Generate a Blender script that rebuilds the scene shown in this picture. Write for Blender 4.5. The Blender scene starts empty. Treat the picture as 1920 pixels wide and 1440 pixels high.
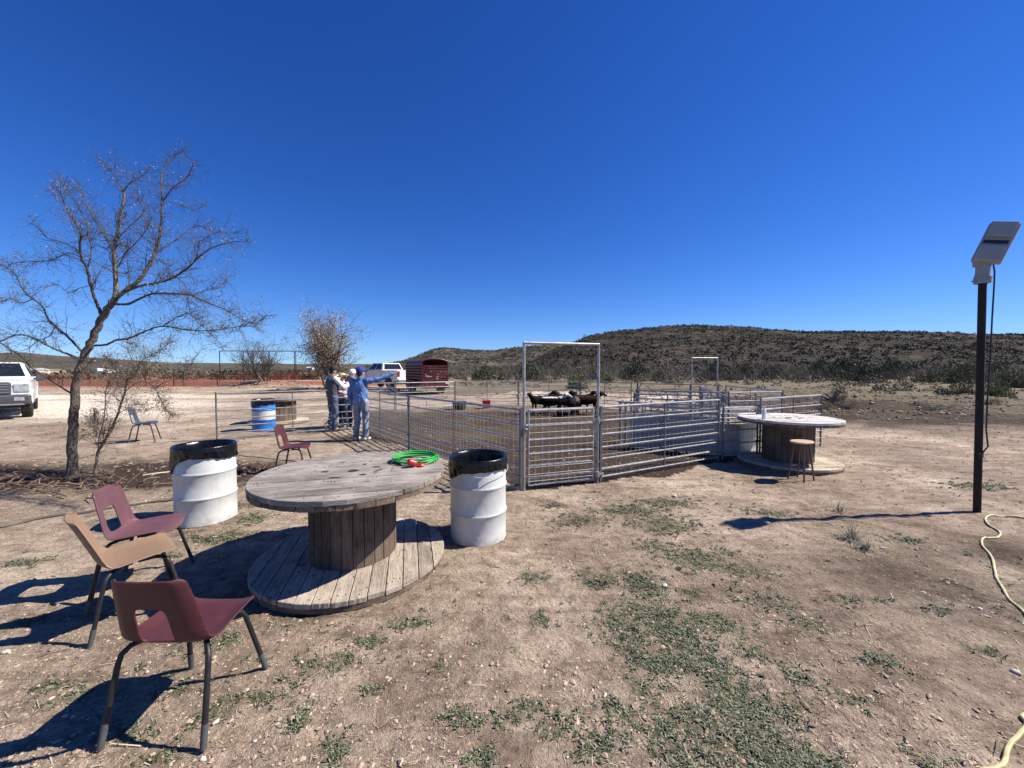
SKY_STR=.10; SUN_E=3.6; EXPO=0.35; SKY_SAT=1.15; SKY_GAMMA=1.0
SKY_STR=.076; SUN_E=5.0; EXPO=0.87; SKY_SAT=1.23; SKY_GAMMA=1.13; SKY_HUE=.516
import bpy, math, random
import numpy as np
from mathutils import Vector, Matrix
random.seed(7); rng = np.random.default_rng(11)
sc = bpy.context.scene; col = sc.collection
R = math.radians
# ------------------------------------------------------------------ camera
H = 1.72; F = 721.0; HOR = 692.0
cam = bpy.data.cameras.new('camera'); camo = bpy.data.objects.new('camera', cam); col.objects.link(camo)
cam.sensor_width = 36; cam.lens = 36*F/1920; cam.clip_end = 6000; cam.clip_start = .05
camo.location = (0, 0, H); PITCH = math.atan((720-HOR)/F)
camo.rotation_euler = (math.pi/2-PITCH, 0, 0); sc.camera = camo
cp, sp = math.cos(PITCH), math.sin(PITCH)
def ray(px, py):
    a = (px-960)/F; b = -(py-720)/F
    return Vector((a, cp+b*sp, -sp+b*cp))
def G(px, py, z=0.0):
    r = ray(px, py); t = (z-H)/r.z
    return Vector((r.x*t, r.y*t, z))
def D(px, py, y):
    r = ray(px, py); t = y/r.y
    return Vector((r.x*t, y, H+r.z*t))
# ------------------------------------------------------------------ noise
def vnoise(x, y, seed=0):
    x = np.asarray(x, float); y = np.asarray(y, float)
    xi = np.floor(x).astype(np.int64); yi = np.floor(y).astype(np.int64); fx = x-xi; fy = y-yi
    fx = fx*fx*(3-2*fx); fy = fy*fy*(3-2*fy)
    def h(a, b):
        n = (a*374761393 + b*668265263 + seed*1442695041) & 0xffffffff
        n = ((n ^ (n >> 13))*1274126177) & 0xffffffff
        return ((n ^ (n >> 16)) & 0xffff)/65535.0
    return (h(xi, yi)*(1-fx)+h(xi+1, yi)*fx)*(1-fy)+(h(xi, yi+1)*(1-fx)+h(xi+1, yi+1)*fx)*fy*1.0
def fbm(x, y, o=4, seed=0):
    s = 0; a = .5; n = 0
    for i in range(o):
        s = s+a*vnoise(x*2**i, y*2**i, seed+i*17); n += a; a *= .5
    return s/n
def sstep(a, b, x):
    t = np.clip((x-a)/(b-a), 0, 1); return t*t*(3-2*t)
MOUNDS = [(-5.6,6.9,.9,.5,.05),(-4.0,6.1,.8,.4,.05),(-2.9,6.6,.7,.35,.05),(-8.2,6.6,1.6,.6,.05),(13,18,4,1.3,.35),(17,22,5,1.6,.5),(10.5,21,3,1.4,.35),(22,26,5,2,.5),(14,28,4,1.5,.45),
          (19,17,4,1.4,.22),(24,20,3,1.2,.28),(13.5,14.5,3,1.,.12),(-24,38,4,1.5,.5),(-15,30,5,1.2,.25),(2,24,5,1.2,.3),(6,26,4,1.2,.35),(9.5,17.5,2.2,1.0,.25)]
def height(x, y):
    x = np.asarray(x, float); y = np.asarray(y, float)
    d = np.hypot(x, y)
    h = (fbm(x*.9, y*.9, 3, 5)-.5)*.035*sstep(1, 9, d)
    h = h+(fbm(x*5, y*5, 3, 9)-.5)*.042*(1-sstep(10, 30, d))
    h = h+(fbm(x*21, y*21, 2, 12)-.5)*.020*(1-sstep(5, 10, d))
    rough = 0
    for mx, my, rx, ry, a in MOUNDS:
        q = ((x-mx)/rx)**2+((y-my)/ry)**2
        g = np.exp(-q); h = h+a*g*(.55+.9*fbm(x*1.7, y*1.7, 3, 31)); rough = rough+g*min(1, a*8)
    h = h+np.clip(rough, 0, 1)*(fbm(x*6, y*6, 3, 44)-.5)*.10
    far = sstep(14, 40, d)
    h = h+far*(fbm(x*.25, y*.25, 4, 77)-.5)*.22
    return h-.012
def hz(x, y): return float(height(x, y))
# ------------------------------------------------------------------ mesh builder
class MB:
    def __init__(s): s.v = []; s.f = []; s.m = None
    def box(s, c, size, rz=0, M=None):
        b = len(s.v); hx, hy, hz_ = size[0]/2, size[1]/2, size[2]/2
        m = M if M is not None else Matrix.Rotation(rz, 3, 'Z')
        for dx, dy, dz in ((-1,-1,-1),(1,-1,-1),(1,1,-1),(-1,1,-1),(-1,-1,1),(1,-1,1),(1,1,1),(-1,1,1)):
            s.v.append(tuple(Vector(c)+m@Vector((dx*hx, dy*hy, dz*hz_))))
        for q in ((0,3,2,1),(4,5,6,7),(0,1,5,4),(1,2,6,5),(2,3,7,6),(3,0,4,7)): s.f.append(tuple(b+i for i in q))
        return s
    def bar(s, a, b, w, t, up=(0,0,1)):
        a = Vector(a); b = Vector(b); d = (b-a); L = d.length; d.normalize()
        u = Vector(up); x = d.cross(u)
        if x.length < 1e-4: x = d.cross(Vector((1,0,0)))
        x.normalize(); u = x.cross(d)
        M = Matrix((x, d, u)).transposed()
        return s.box((a+b)/2, (w, L, t), M=M)
    def tube(s, pts, r, n=8, cap=True):
        pts = [Vector(p) for p in pts]; k = len(pts)
        rs = r if isinstance(r, (list, tuple)) else [r]*k
        b = len(s.v); ref = None
        for i, p in enumerate(pts):
            t = (pts[min(i+1, k-1)]-pts[max(i-1, 0)])
            if t.length < 1e-9: t = Vector((0,0,1))
            t.normalize()
            if ref is None:
                ref = t.cross(Vector((0,0,1)));
                if ref.length < .1: ref = t.cross(Vector((1,0,0)))
            else: ref = ref-t*ref.dot(t)
            if ref.length < 1e-6: ref = t.orthogonal()
            ref.normalize(); w = t.cross(ref)
            for j in range(n):
                a = 2*math.pi*j/n; s.v.append(tuple(p+(ref*math.cos(a)+w*math.sin(a))*rs[i]))
        for i in range(k-1):
            for j in range(n):
                s.f.append((b+i*n+j, b+i*n+(j+1)%n, b+(i+1)*n+(j+1)%n, b+(i+1)*n+j))
        if cap:
            s.f.append(tuple(b+j for j in range(n))[::-1]); s.f.append(tuple(b+(k-1)*n+j for j in range(n)))
        return s
    def lathe(s, prof, n=48, c=(0,0,0), fn=None, close=False):
        b = len(s.v); k = len(prof)
        for i, (r, z) in enumerate(prof):
            for j in range(n):
                a = 2*math.pi*j/n
                rr, zz = (r, z) if fn is None else fn(i, a, r, z)
                s.v.append((c[0]+rr*math.cos(a), c[1]+rr*math.sin(a), c[2]+zz))
        for i in range(k-1):
            for j in range(n):
                s.f.append((b+i*n+j, b+i*n+(j+1)%n, b+(i+1)*n+(j+1)%n, b+(i+1)*n+j))
        if close:
            s.f.append(tuple(b+j for j in range(n))[::-1]); s.f.append(tuple(b+(k-1)*n+j for j in range(n)))
        return s
    def prism(s, poly, z0, z1, f=None):
        b = len(s.v); n = len(poly)
        for z in (z0, z1):
            for p in poly:
                q = (p[0], p[1], z); s.v.append(tuple(q) if f is None else tuple(f(Vector(q))))
        s.f.append(tuple(range(b, b+n))[::-1]); s.f.append(tuple(range(b+n, b+2*n)))
        for i in range(n): s.f.append((b+i, b+(i+1)%n, b+n+(i+1)%n, b+n+i))
        return s
    def face(s, pts):
        b = len(s.v); s.v += [tuple(p) for p in pts]; s.f.append(tuple(range(b, b+len(pts)))); return s
    def ball(s, c, r, nu=12, nv=8, M=None):
        b = len(s.v); r = r if isinstance(r, (tuple, list)) else (r, r, r)
        for i in range(nv+1):
            th = math.pi*i/nv
            for j in range(nu):
                a = 2*math.pi*j/nu
                q = Vector((r[0]*math.sin(th)*math.cos(a), r[1]*math.sin(th)*math.sin(a), r[2]*math.cos(th)))
                if M is not None: q = M@q
                s.v.append(tuple(Vector(c)+q))
        for i in range(nv):
            for j in range(nu):
                s.f.append((b+i*nu+j, b+(i+1)*nu+j, b+(i+1)*nu+(j+1)%nu, b+i*nu+(j+1)%nu))
        return s
    def build(s, name, mat, parent=None, smooth=False, bevel=0, loc=None, rz=0):
        me = bpy.data.meshes.new(name); me.from_pydata(s.v, [], s.f)
        if s.m is not None: me.polygons.foreach_set('material_index', [0 if i < s.m else 1 for i in range(len(s.f))])
        return link(name, me, mat, parent, smooth, bevel, loc, rz)
def link(name, me, mat, parent=None, smooth=False, bevel=0, loc=None, rz=0):
    if mat is not None: me.materials.append(mat)
    if smooth:
        me.polygons.foreach_set('use_smooth', [True]*len(me.polygons))
        if smooth != 2:
            try: me.set_sharp_from_angle(angle=R(40))
            except Exception: pass
    o = bpy.data.objects.new(name, me); col.objects.link(o)
    if parent is not None: o.parent = parent
    if bevel:
        m = o.modifiers.new('b', 'BEVEL'); m.width = bevel; m.segments = 2; m.limit_method = 'ANGLE'; m.angle_limit = R(35)
    if loc is not None: o.location = loc
    o.rotation_euler.z = rz
    return o
def npmesh(name, V, Fq, mat, parent=None, smooth=False, attr=None):
    me = bpy.data.meshes.new(name); nv = len(V); nf, k = Fq.shape
    me.vertices.add(nv); me.vertices.foreach_set('co', np.ascontiguousarray(V, dtype=np.float32).ravel())
    me.loops.add(nf*k); me.loops.foreach_set('vertex_index', np.ascontiguousarray(Fq, dtype=np.int32).ravel())
    me.polygons.add(nf); me.polygons.foreach_set('loop_start', np.arange(0, nf*k, k, dtype=np.int32))
    me.polygons.foreach_set('use_smooth', np.full(nf, bool(smooth)))
    me.update(calc_edges=True)
    if attr:
        for an, arr in attr.items():
            a = me.color_attributes.new(an, 'FLOAT_COLOR', 'POINT'); a.data.foreach_set('color', np.ascontiguousarray(arr, dtype=np.float32).ravel())
    return link(name, me, mat, parent)
def tag(o, label=None, cat=None, group=None, kind=None):
    if label: o['label'] = label
    if cat: o['category'] = cat
    if group: o['group'] = group
    if kind: o['kind'] = kind
    return o
def thing(name, label, cat, loc=(0,0,0), rz=0, group=None):
    o = bpy.data.objects.new(name, None); o.empty_display_size = .1; col.objects.link(o)
    o.location = loc; o.rotation_euler = (0, 0, rz); return tag(o, label, cat, group)
def copy_tree(o, parent=None):
    c = o.copy(); col.objects.link(c); c.parent = parent
    for ch in list(o.children): copy_tree(ch, c)
    return c
# ------------------------------------------------------------------ materials
def newmat(name):
    m = bpy.data.materials.new(name); m.use_nodes = True; nt = m.node_tree
    return m, nt, nt.nodes['Principled BSDF']
def N(nt, t, **kw):
    n = nt.nodes.new(t)
    for k, v in kw.items():
        if k.startswith('i_'): n.inputs[k[2:].replace('_', ' ')].default_value = v
        else: setattr(n, k, v)
    return n
def coords(nt, scale=(1,1,1), kind='Object', rot=(0,0,0)):
    tc = N(nt, 'ShaderNodeTexCoord'); mp = N(nt, 'ShaderNodeMapping'); mp.inputs['Scale'].default_value = scale; mp.inputs['Rotation'].default_value = rot
    nt.links.new(tc.outputs[kind], mp.inputs['Vector']); return mp.outputs['Vector']
def noise(nt, vec, scale, detail=5, rough=.55, dist=0):
    n = N(nt, 'ShaderNodeTexNoise'); n.inputs['Scale'].default_value = scale; n.inputs['Detail'].default_value = detail
    n.inputs['Roughness'].default_value = rough; n.inputs['Distortion'].default_value = dist
    nt.links.new(vec, n.inputs['Vector']); return n.outputs['Fac']
def ramp(nt, fac, stops):
    n = N(nt, 'ShaderNodeValToRGB'); e = n.color_ramp.elements
    while len(e) < len(stops): e.new(.5)
    for i, (p, c) in enumerate(stops):
        e[i].position = p; c = (c, c, c) if isinstance(c, (int, float)) else c; e[i].color = (*c, 1)
    nt.links.new(fac, n.inputs['Fac']); return n.outputs['Color']
def mix(nt, fac, a, b, mode='MIX'):
    n = N(nt, 'ShaderNodeMix', data_type='RGBA', blend_type=mode)
    if isinstance(fac, (int, float)): n.inputs[0].default_value = fac
    else: nt.links.new(fac, n.inputs[0])
    for sck, val in ((6, a), (7, b)):
        if isinstance(val, tuple): n.inputs[sck].default_value = (*val, 1)
        else: nt.links.new(val, n.inputs[sck])
    return n.outputs[2]
def bump(nt, bs, hgt, strength=.3, dist=.01):
    b = N(nt, 'ShaderNodeBump'); b.inputs['Strength'].default_value = strength; b.inputs['Distance'].default_value = dist
    nt.links.new(hgt, b.inputs['Height']); nt.links.new(b.outputs['Normal'], bs.inputs['Normal']); return b
def simple(name, c, rough=.6, metal=0, var=.25, vs=6, bs=0, bsc=60, dist=.003, c2=None, spec=None, scale=(1,1,1)):
    m, nt, p = newmat(name); v = coords(nt, scale)
    c2 = c2 or tuple(x*(1-var) for x in c)
    n = noise(nt, v, vs, 6, .65)
    k = ramp(nt, n, [(.36, c2), (.62, c)])
    nt.links.new(k, p.inputs['Base Color']); p.inputs['Roughness'].default_value = rough; p.inputs['Metallic'].default_value = metal
    if spec is not None: p.inputs['Specular IOR Level'].default_value = spec
    if bs: bump(nt, p, noise(nt, v, bsc, 4), bs, dist)
    return m
def wood(name, c1, c2, axis='X', gap=(.05,.045,.04), rough=.85, grey=.6):
    m, nt, p = newmat(name)
    sc_ = {'X': (.9, 14, 14), 'Y': (14, .9, 14), 'Z': (14, 14, .9)}[axis]
    geo = N(nt, 'ShaderNodeNewGeometry'); v = coords(nt, sc_)
    add = N(nt, 'ShaderNodeVectorMath', operation='ADD'); cmb = N(nt, 'ShaderNodeCombineXYZ')
    mul = N(nt, 'ShaderNodeMath', operation='MULTIPLY'); mul.inputs[1].default_value = 37
    nt.links.new(geo.outputs['Random Per Island'], mul.inputs[0])
    for i in range(3): nt.links.new(mul.outputs[0], cmb.inputs[i])
    nt.links.new(v, add.inputs[0]); nt.links.new(cmb.outputs[0], add.inputs[1])
    g = noise(nt, add.outputs[0], 2.6, 9, .74, .9)
    fine = noise(nt, add.outputs[0], 11, 4, .7)
    g2 = ramp(nt, g, [(.3, c2), (.5, tuple((a+b)/2 for a, b in zip(c1, c2))), (.68, c1)])
    isl = ramp(nt, geo.outputs['Random Per Island'], [(0, .66), (.5, .92), (1, 1.15)])
    k = mix(nt, 1.0, g2, isl, 'MULTIPLY')
    fr = ramp(nt, fine, [(.36, .38), (.47, .9), (.6, 1.12)])
    k = mix(nt, .85, k, fr, 'MULTIPLY')
    vo = coords(nt, (1,1,1)); pat = noise(nt, vo, 2.6, 5, .7)
    k = mix(nt, ramp(nt, pat, [(.45, 0.), (.7, .55)]), k, tuple(x*1.35 for x in c1))
    knot = noise(nt, coords(nt, (3,3,3)), 2.3, 1, .3)
    k = mix(nt, ramp(nt, knot, [(.72, 0.), (.78, .75)]), k, (.05,.03,.02))
    nt.links.new(k, p.inputs['Base Color']); p.inputs['Roughness'].default_value = rough
    p.inputs['Specular IOR Level'].default_value = .25
    bump(nt, p, fine, .9, .006)
    return m
M = {}
M['galv'] = simple('galvanised_steel', (.44,.44,.435), .42, .45, .3, 9, .15, 90, c2=(.24,.235,.23))
M['wire'] = simple('galvanised_wire', (.46,.45,.43), .55, .2, .3, 5)
M['sheet'] = simple('galvanised_sheet', (.31,.31,.31), .5, .3, .2, 3, .1, 30, c2=(.22,.22,.225))
M['post'] = simple('weathered_steel', (.17,.165,.16), .65, .3, .35, 12, .2, 70)
M['rust'] = simple('rusty_pipe', (.03,.017,.013), .75, .2, .5, 20, .3, 90, c2=(.012,.008,.007))
M['blackleg'] = simple('black_steel_leg', (.022,.022,.024), .5, .3, .4, 30, .15, 160)
M['glide'] = simple('grey_sleeve', (.07,.075,.08), .6, 0, .3, 30)
M['whitetrim'] = simple('white_trim_paint', (.52,.53,.51), .4, 0, .12, 4.5, .12, 9, c2=(.42,.43,.41))
def drumpaint(name, c1, c2):
    m, nt, p = newmat(name); v = coords(nt); n = noise(nt, v, 4.5, 6, .65); k = ramp(nt, n, [(.36, c2), (.62, c1)])
    sx = N(nt, 'ShaderNodeSeparateXYZ'); nt.links.new(v, sx.inputs[0])
    d = noise(nt, v, 11, 7, .75); ad = N(nt, 'ShaderNodeMath', operation='MULTIPLY_ADD'); nt.links.new(sx.outputs['Z'], ad.inputs[0]); ad.inputs[1].default_value = -1.5; nt.links.new(d, ad.inputs[2])
    k = mix(nt, ramp(nt, ad.outputs[0], [(.38, 0.), (.62, .65)]), k, (.23,.17,.12))
    st = noise(nt, coords(nt, (9,9,.9)), 2.2, 6, .7); k = mix(nt, ramp(nt, st, [(.58, 0.), (.76, .35)]), k, (.25,.21,.17))
    ch = noise(nt, v, 26, 3, .6); k = mix(nt, ramp(nt, ch, [(.72, 0.), (.75, .9)]), k, (.11,.06,.04))
    nt.links.new(k, p.inputs['Base Color']); p.inputs['Roughness'].default_value = .42
    b = noise(nt, v, 7, 3, .5); bump(nt, p, b, .25, .02); return m
M['whitepaint'] = drumpaint('white_drum_paint', (.53,.54,.52), (.44,.45,.43))
M['bluepaint'] = simple('blue_drum_paint', (.02,.16,.50), .4, 0, .25, 5)
M['bark'] = simple('bark', (.20,.16,.125), .95, 0, .5, 22, 1.0, 34, .03, c2=(.05,.04,.032), scale=(2,2,.45))
M['twig'] = simple('twig_bark', (.088,.078,.066), .9, 0, .5, 20)
M['greytwig'] = simple('grey_brush_twigs', (.16,.14,.12), .95, 0, .4, .7, c2=(.075,.065,.058))
M['rubber'] = simple('tyre_rubber', (.02,.02,.02), .85, 0, .3, 20, .3, 60)
M['black_plastic'] = simple('black_plastic', (.02,.02,.022), .45, 0, .3, 10)
M['glass'] = simple('dark_window_glass', (.012,.016,.018), .06, 0, .2, 1, spec=.8)
M['skin'] = simple('skin', (.50,.29,.20), .6, 0, .15, 30)
M['woodtop'] = wood('weathered_deck_wood', (.36,.325,.285), (.085,.072,.06), 'X')
M['woodbase'] = wood('dusty_base_wood', (.45,.385,.31), (.20,.16,.125), 'X')
M['woodunder'] = wood('rough_edge_wood', (.26,.19,.13), (.09,.065,.05), 'X')
M['stave'] = wood('drum_stave_wood', (.175,.13,.095), (.05,.037,.027), 'Z')
M['woodpale'] = wood('bleached_deck_wood', (.62,.60,.555), (.45,.42,.38), 'X')
M['woodpalebase'] = wood('sandy_base_wood', (.54,.455,.35), (.36,.29,.22), 'X')
# ------------------------------------------------------------------ world + sun
world = bpy.data.worlds.new('World'); sc.world = world; world.use_nodes = True
wnt = world.node_tree; bg = wnt.nodes['Background']
SUN_EL, SUN_AZ = R(46.5), R(84.5)
sky = wnt.nodes.new('ShaderNodeTexSky'); sky.sky_type = 'NISHITA'; sky.sun_disc = False
sky.sun_elevation = SUN_EL; sky.sun_rotation = SUN_AZ; sky.altitude = 2200; sky.air_density = 1.0; sky.dust_density = 0; sky.ozone_density = 5
hs = wnt.nodes.new('ShaderNodeHueSaturation'); hs.inputs['Saturation'].default_value = SKY_SAT; hs.inputs['Hue'].default_value = SKY_HUE
gm = wnt.nodes.new('ShaderNodeGamma'); gm.inputs['Gamma'].default_value = SKY_GAMMA
wnt.links.new(sky.outputs[0], hs.inputs['Color']); wnt.links.new(hs.outputs[0], gm.inputs['Color']); 
def vm(op, a, b):
    n = wnt.nodes.new('ShaderNodeVectorMath'); n.operation = op
    for i, q in enumerate((a, b)):
        if isinstance(q, tuple): n.inputs[i].default_value = q
        else: wnt.links.new(q, n.inputs[i])
    return n.outputs[0]
den = vm('ADD', vm('MULTIPLY', gm.outputs[0], (.141,.103,.045)), (1,1,1))
wnt.links.new(vm('DIVIDE', vm('MULTIPLY', gm.outputs[0], (.88,1.09,1.12)), den), bg.inputs['Color'])
bg.inputs['Strength'].default_value = SKY_STR
sun = bpy.data.lights.new('sun', 'SUN'); sun.energy = SUN_E; sun.angle = R(.53); sun.color = (1, .93, .835)
suno = bpy.data.objects.new('sun', sun); col.objects.link(suno)
sv = Vector((math.cos(SUN_EL)*math.sin(SUN_AZ), math.cos(SUN_EL)*math.cos(SUN_AZ), math.sin(SUN_EL)))
suno.rotation_euler = sv.to_track_quat('Z', 'Y').to_euler()
sc.view_settings.view_transform = 'Standard'; sc.view_settings.look = 'None'; sc.view_settings.exposure = EXPO; sc.view_settings.gamma = 1
sc.cycles.max_bounces = 6; sc.cycles.diffuse_bounces = 2
# ------------------------------------------------------------------ ground sheet
def gaussmask(x, y, lst):
    m = 0
    for cx, cy, rx, ry, a in lst: m = np.maximum(m, a*np.exp(-(((x-cx)/rx)**2+((y-cy)/ry)**2)))
    return m
PEN = [(.17,5.44),(-2.2,8.2),(-4.4,11.0),(-5.9,15.4),(-2.6,17.6),(.33,18.4),(3.2,17.8),(5.1,16.0),(6.9,14.6),(4.9,8.0),(3.95,7.2),(1.31,5.85)]
def inpoly(x, y, poly):
    c = np.zeros(np.shape(x), bool); n = len(poly)
    for i in range(n):
        x0, y0 = poly[i]; x1, y1 = poly[(i+1) % n]
        k = ((y0 > y) != (y1 > y)) & (x < (x1-x0)*(y-y0)/((y1-y0)+1e-12)+x0); c ^= k
    return c
WEEDPX = [(1250,985,60,16),(1310,1045,70,18),(1385,1065,50,14),(1180,955,60,14),(1090,975,40,12),(1205,1095,36,26),(1165,1165,44,26),(1235,1150,46,24),(1275,1205,50,30),
 (1335,1265,60,34),(1390,1330,70,40),(1460,1400,80,42),(1310,1345,60,40),(1500,1430,70,30),(1360,1165,50,18),(1440,1125,46,16),(1525,1170,40,14),(1585,1120,40,12),
 (960,1340,30,20),(1040,1355,34,22),(875,1345,36,16),(1000,1322,20,14),(1200,1290,30,24),(1120,1390,36,24),(590,1245,46,20),(650,1238,30,16),(555,1150,30,10),(95,1280,34,14),(125,1305,30,12),
 (400,1330,36,20),(478,1300,40,14),(418,1200,30,12),(330,1290,26,12),(50,1050,36,8),(60,1160,30,10),(460,945,30,10),(480,970,30,10),(450,1000,40,10),(390,1010,30,7),(1100,1070,30,10),
 (1000,1080,24,8),(1220,1022,36,10),(1592,1310,18,16),(1740,1425,30,18),(1500,1270,26,20),(1850,1215,30,12),(770,1165,30,8),(690,1200,26,8),(240,1370,30,14),(300,1420,40,16),(560,1345,24,12),
 (630,1400,20,10),(1280,1420,40,26),(1230,1240,36,22),(1420,1220,30,14),(1300,1110,30,14),(1650,1240,30,10),(1760,1140,26,8),(1120,1090,26,9),(1010,1160,16,8),(330,1040,20,5),(1830,910,50,6),(1250,940,60,8),(1040,945,24,6),
 (1160,1330,30,18),(900,1420,26,12),(1700,1010,30,7),(1440,960,40,6),(700,1290,18,8),(820,1240,16,7)]
WEEDPX += [(1340,1300,60,34),(1420,1375,70,30),(1290,1250,46,26),(1250,1180,40,22),(1360,1395,50,26),(1240,1370,40,22),(1180,1200,30,20),(1450,1330,40,22),(1300,1160,36,16),(1480,1440,70,16),(1330,1440,60,16)]
weeds = []
for px, py, rx, ry in WEEDPX:
    c = G(px, py); e = G(px+rx, py); f = G(px, py-ry*.9); g = G(px, min(py+ry, 1436))
    weeds.append((c.x, c.y, max(.06, abs(e.x-c.x)), max(.05, abs(f.y-g.y)/2), 1.0))
def wcol(x, y):
    """material mask colours: R dark manure / damp soil, G pale caliche, B red earth, A greenish"""
    d = np.hypot(x, y); n = fbm(x*.8, y*.8, 4, 101)
    pen = inpoly(x+(n-.5)*.8, y+(fbm(x*.8, y*.8, 3, 55)-.5)*.8, PEN).astype(float)
    dark = .95*pen*sstep(.15, .45, n+.1)*(1-.6*sstep(13.5, 16, y))
    dark = np.maximum(dark, gaussmask(x, y, [(-5.6,6.3,2.6,.9,.8),(-8.5,6.3,3,.8,.7),(-3.1,6.6,1.0,.6,.85),(3.3,3.1,.9,.8,.35),(4.2,2.6,1.2,.7,.35),(14,15.2,6,3.8,1.),(9.5,12.6,2.2,.8,.6),(22,19,9,5,.9),(11,15,3,1.6,.8),(4.6,3.6,1.1,.5,.4),(-15,35,9,1.2,.6),(-3.4,9.6,1.6,.8,.5),(5,1.8,1.5,.6,.35),(-8,22,6,1,.5)])*(.4+1.2*fbm(x*1.4, y*1.4, 3, 7)))
    pale = gaussmask(x, y, [(-23,18,8,3.4,1.),(-17,14.5,4.5,1.7,.9),(-26,24,9,2.5,.7),(10,24,3,1.5,.9),(14,27,3,1.2,.7),(3,24,4,1.2,.6),(8,21,2,.9,.7)])*sstep(.2, .5, n+.15)
    red = gaussmask(x, y, [(-40,46,17,9,1.),(-24,47,13,9,1.),(-58,50,18,11,1.),(-14,48,8,6,.7)])
    gr = sstep(.5, .66, fbm(x*.5, y*.9, 4, 202))*.22*sstep(5, 12, d)
    gr = np.maximum(gr, gaussmask(x, y, [(-14,11.8,3,.6,.35),(-18,13.2,5,.6,.35),(22,17,5,3,.4),(-1,10,2.5,1.2,.3)]))
    gr = np.maximum(gr, .45*gaussmask(x, y, weeds)); gr = np.maximum(gr, .75*sstep(60, 100, d)); gr = np.maximum(gr, (.28+.5*fbm(x*.12, y*.3, 4, 71))*sstep(19, 30, d)*sstep(-14, -4, x))
    return np.stack([np.clip(dark, 0, 1), np.clip(pale, 0, 1), np.clip(red, 0, 1), np.clip(gr, 0, 1)], -1)
rad = [2.0]
while rad[-1] < 4.9: rad.append(rad[-1]+.06)
while rad[-1] < 9.5: rad.append(rad[-1]+.019)
while rad[-1] < 4200: rad.append(rad[-1]*1.0+max(.03, rad[-1]*.0105))
rad = np.array(rad); NC = 640
ang = np.linspace(R(-86), R(86), NC)
RR, AA = np.meshgrid(rad, ang, indexing='ij')
gx = RR*np.sin(AA); gy = RR*np.cos(AA)-4
gz = height(gx, gy)
V = np.stack([gx, gy, gz], -1).reshape(-1, 3)
i, j = np.meshgrid(np.arange(len(rad)-1), np.arange(NC-1), indexing='ij'); a = (i*NC+j).ravel()
Fq = np.stack([a, a+1, a+NC+1, a+NC], -1)[:, ::-1]
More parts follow.
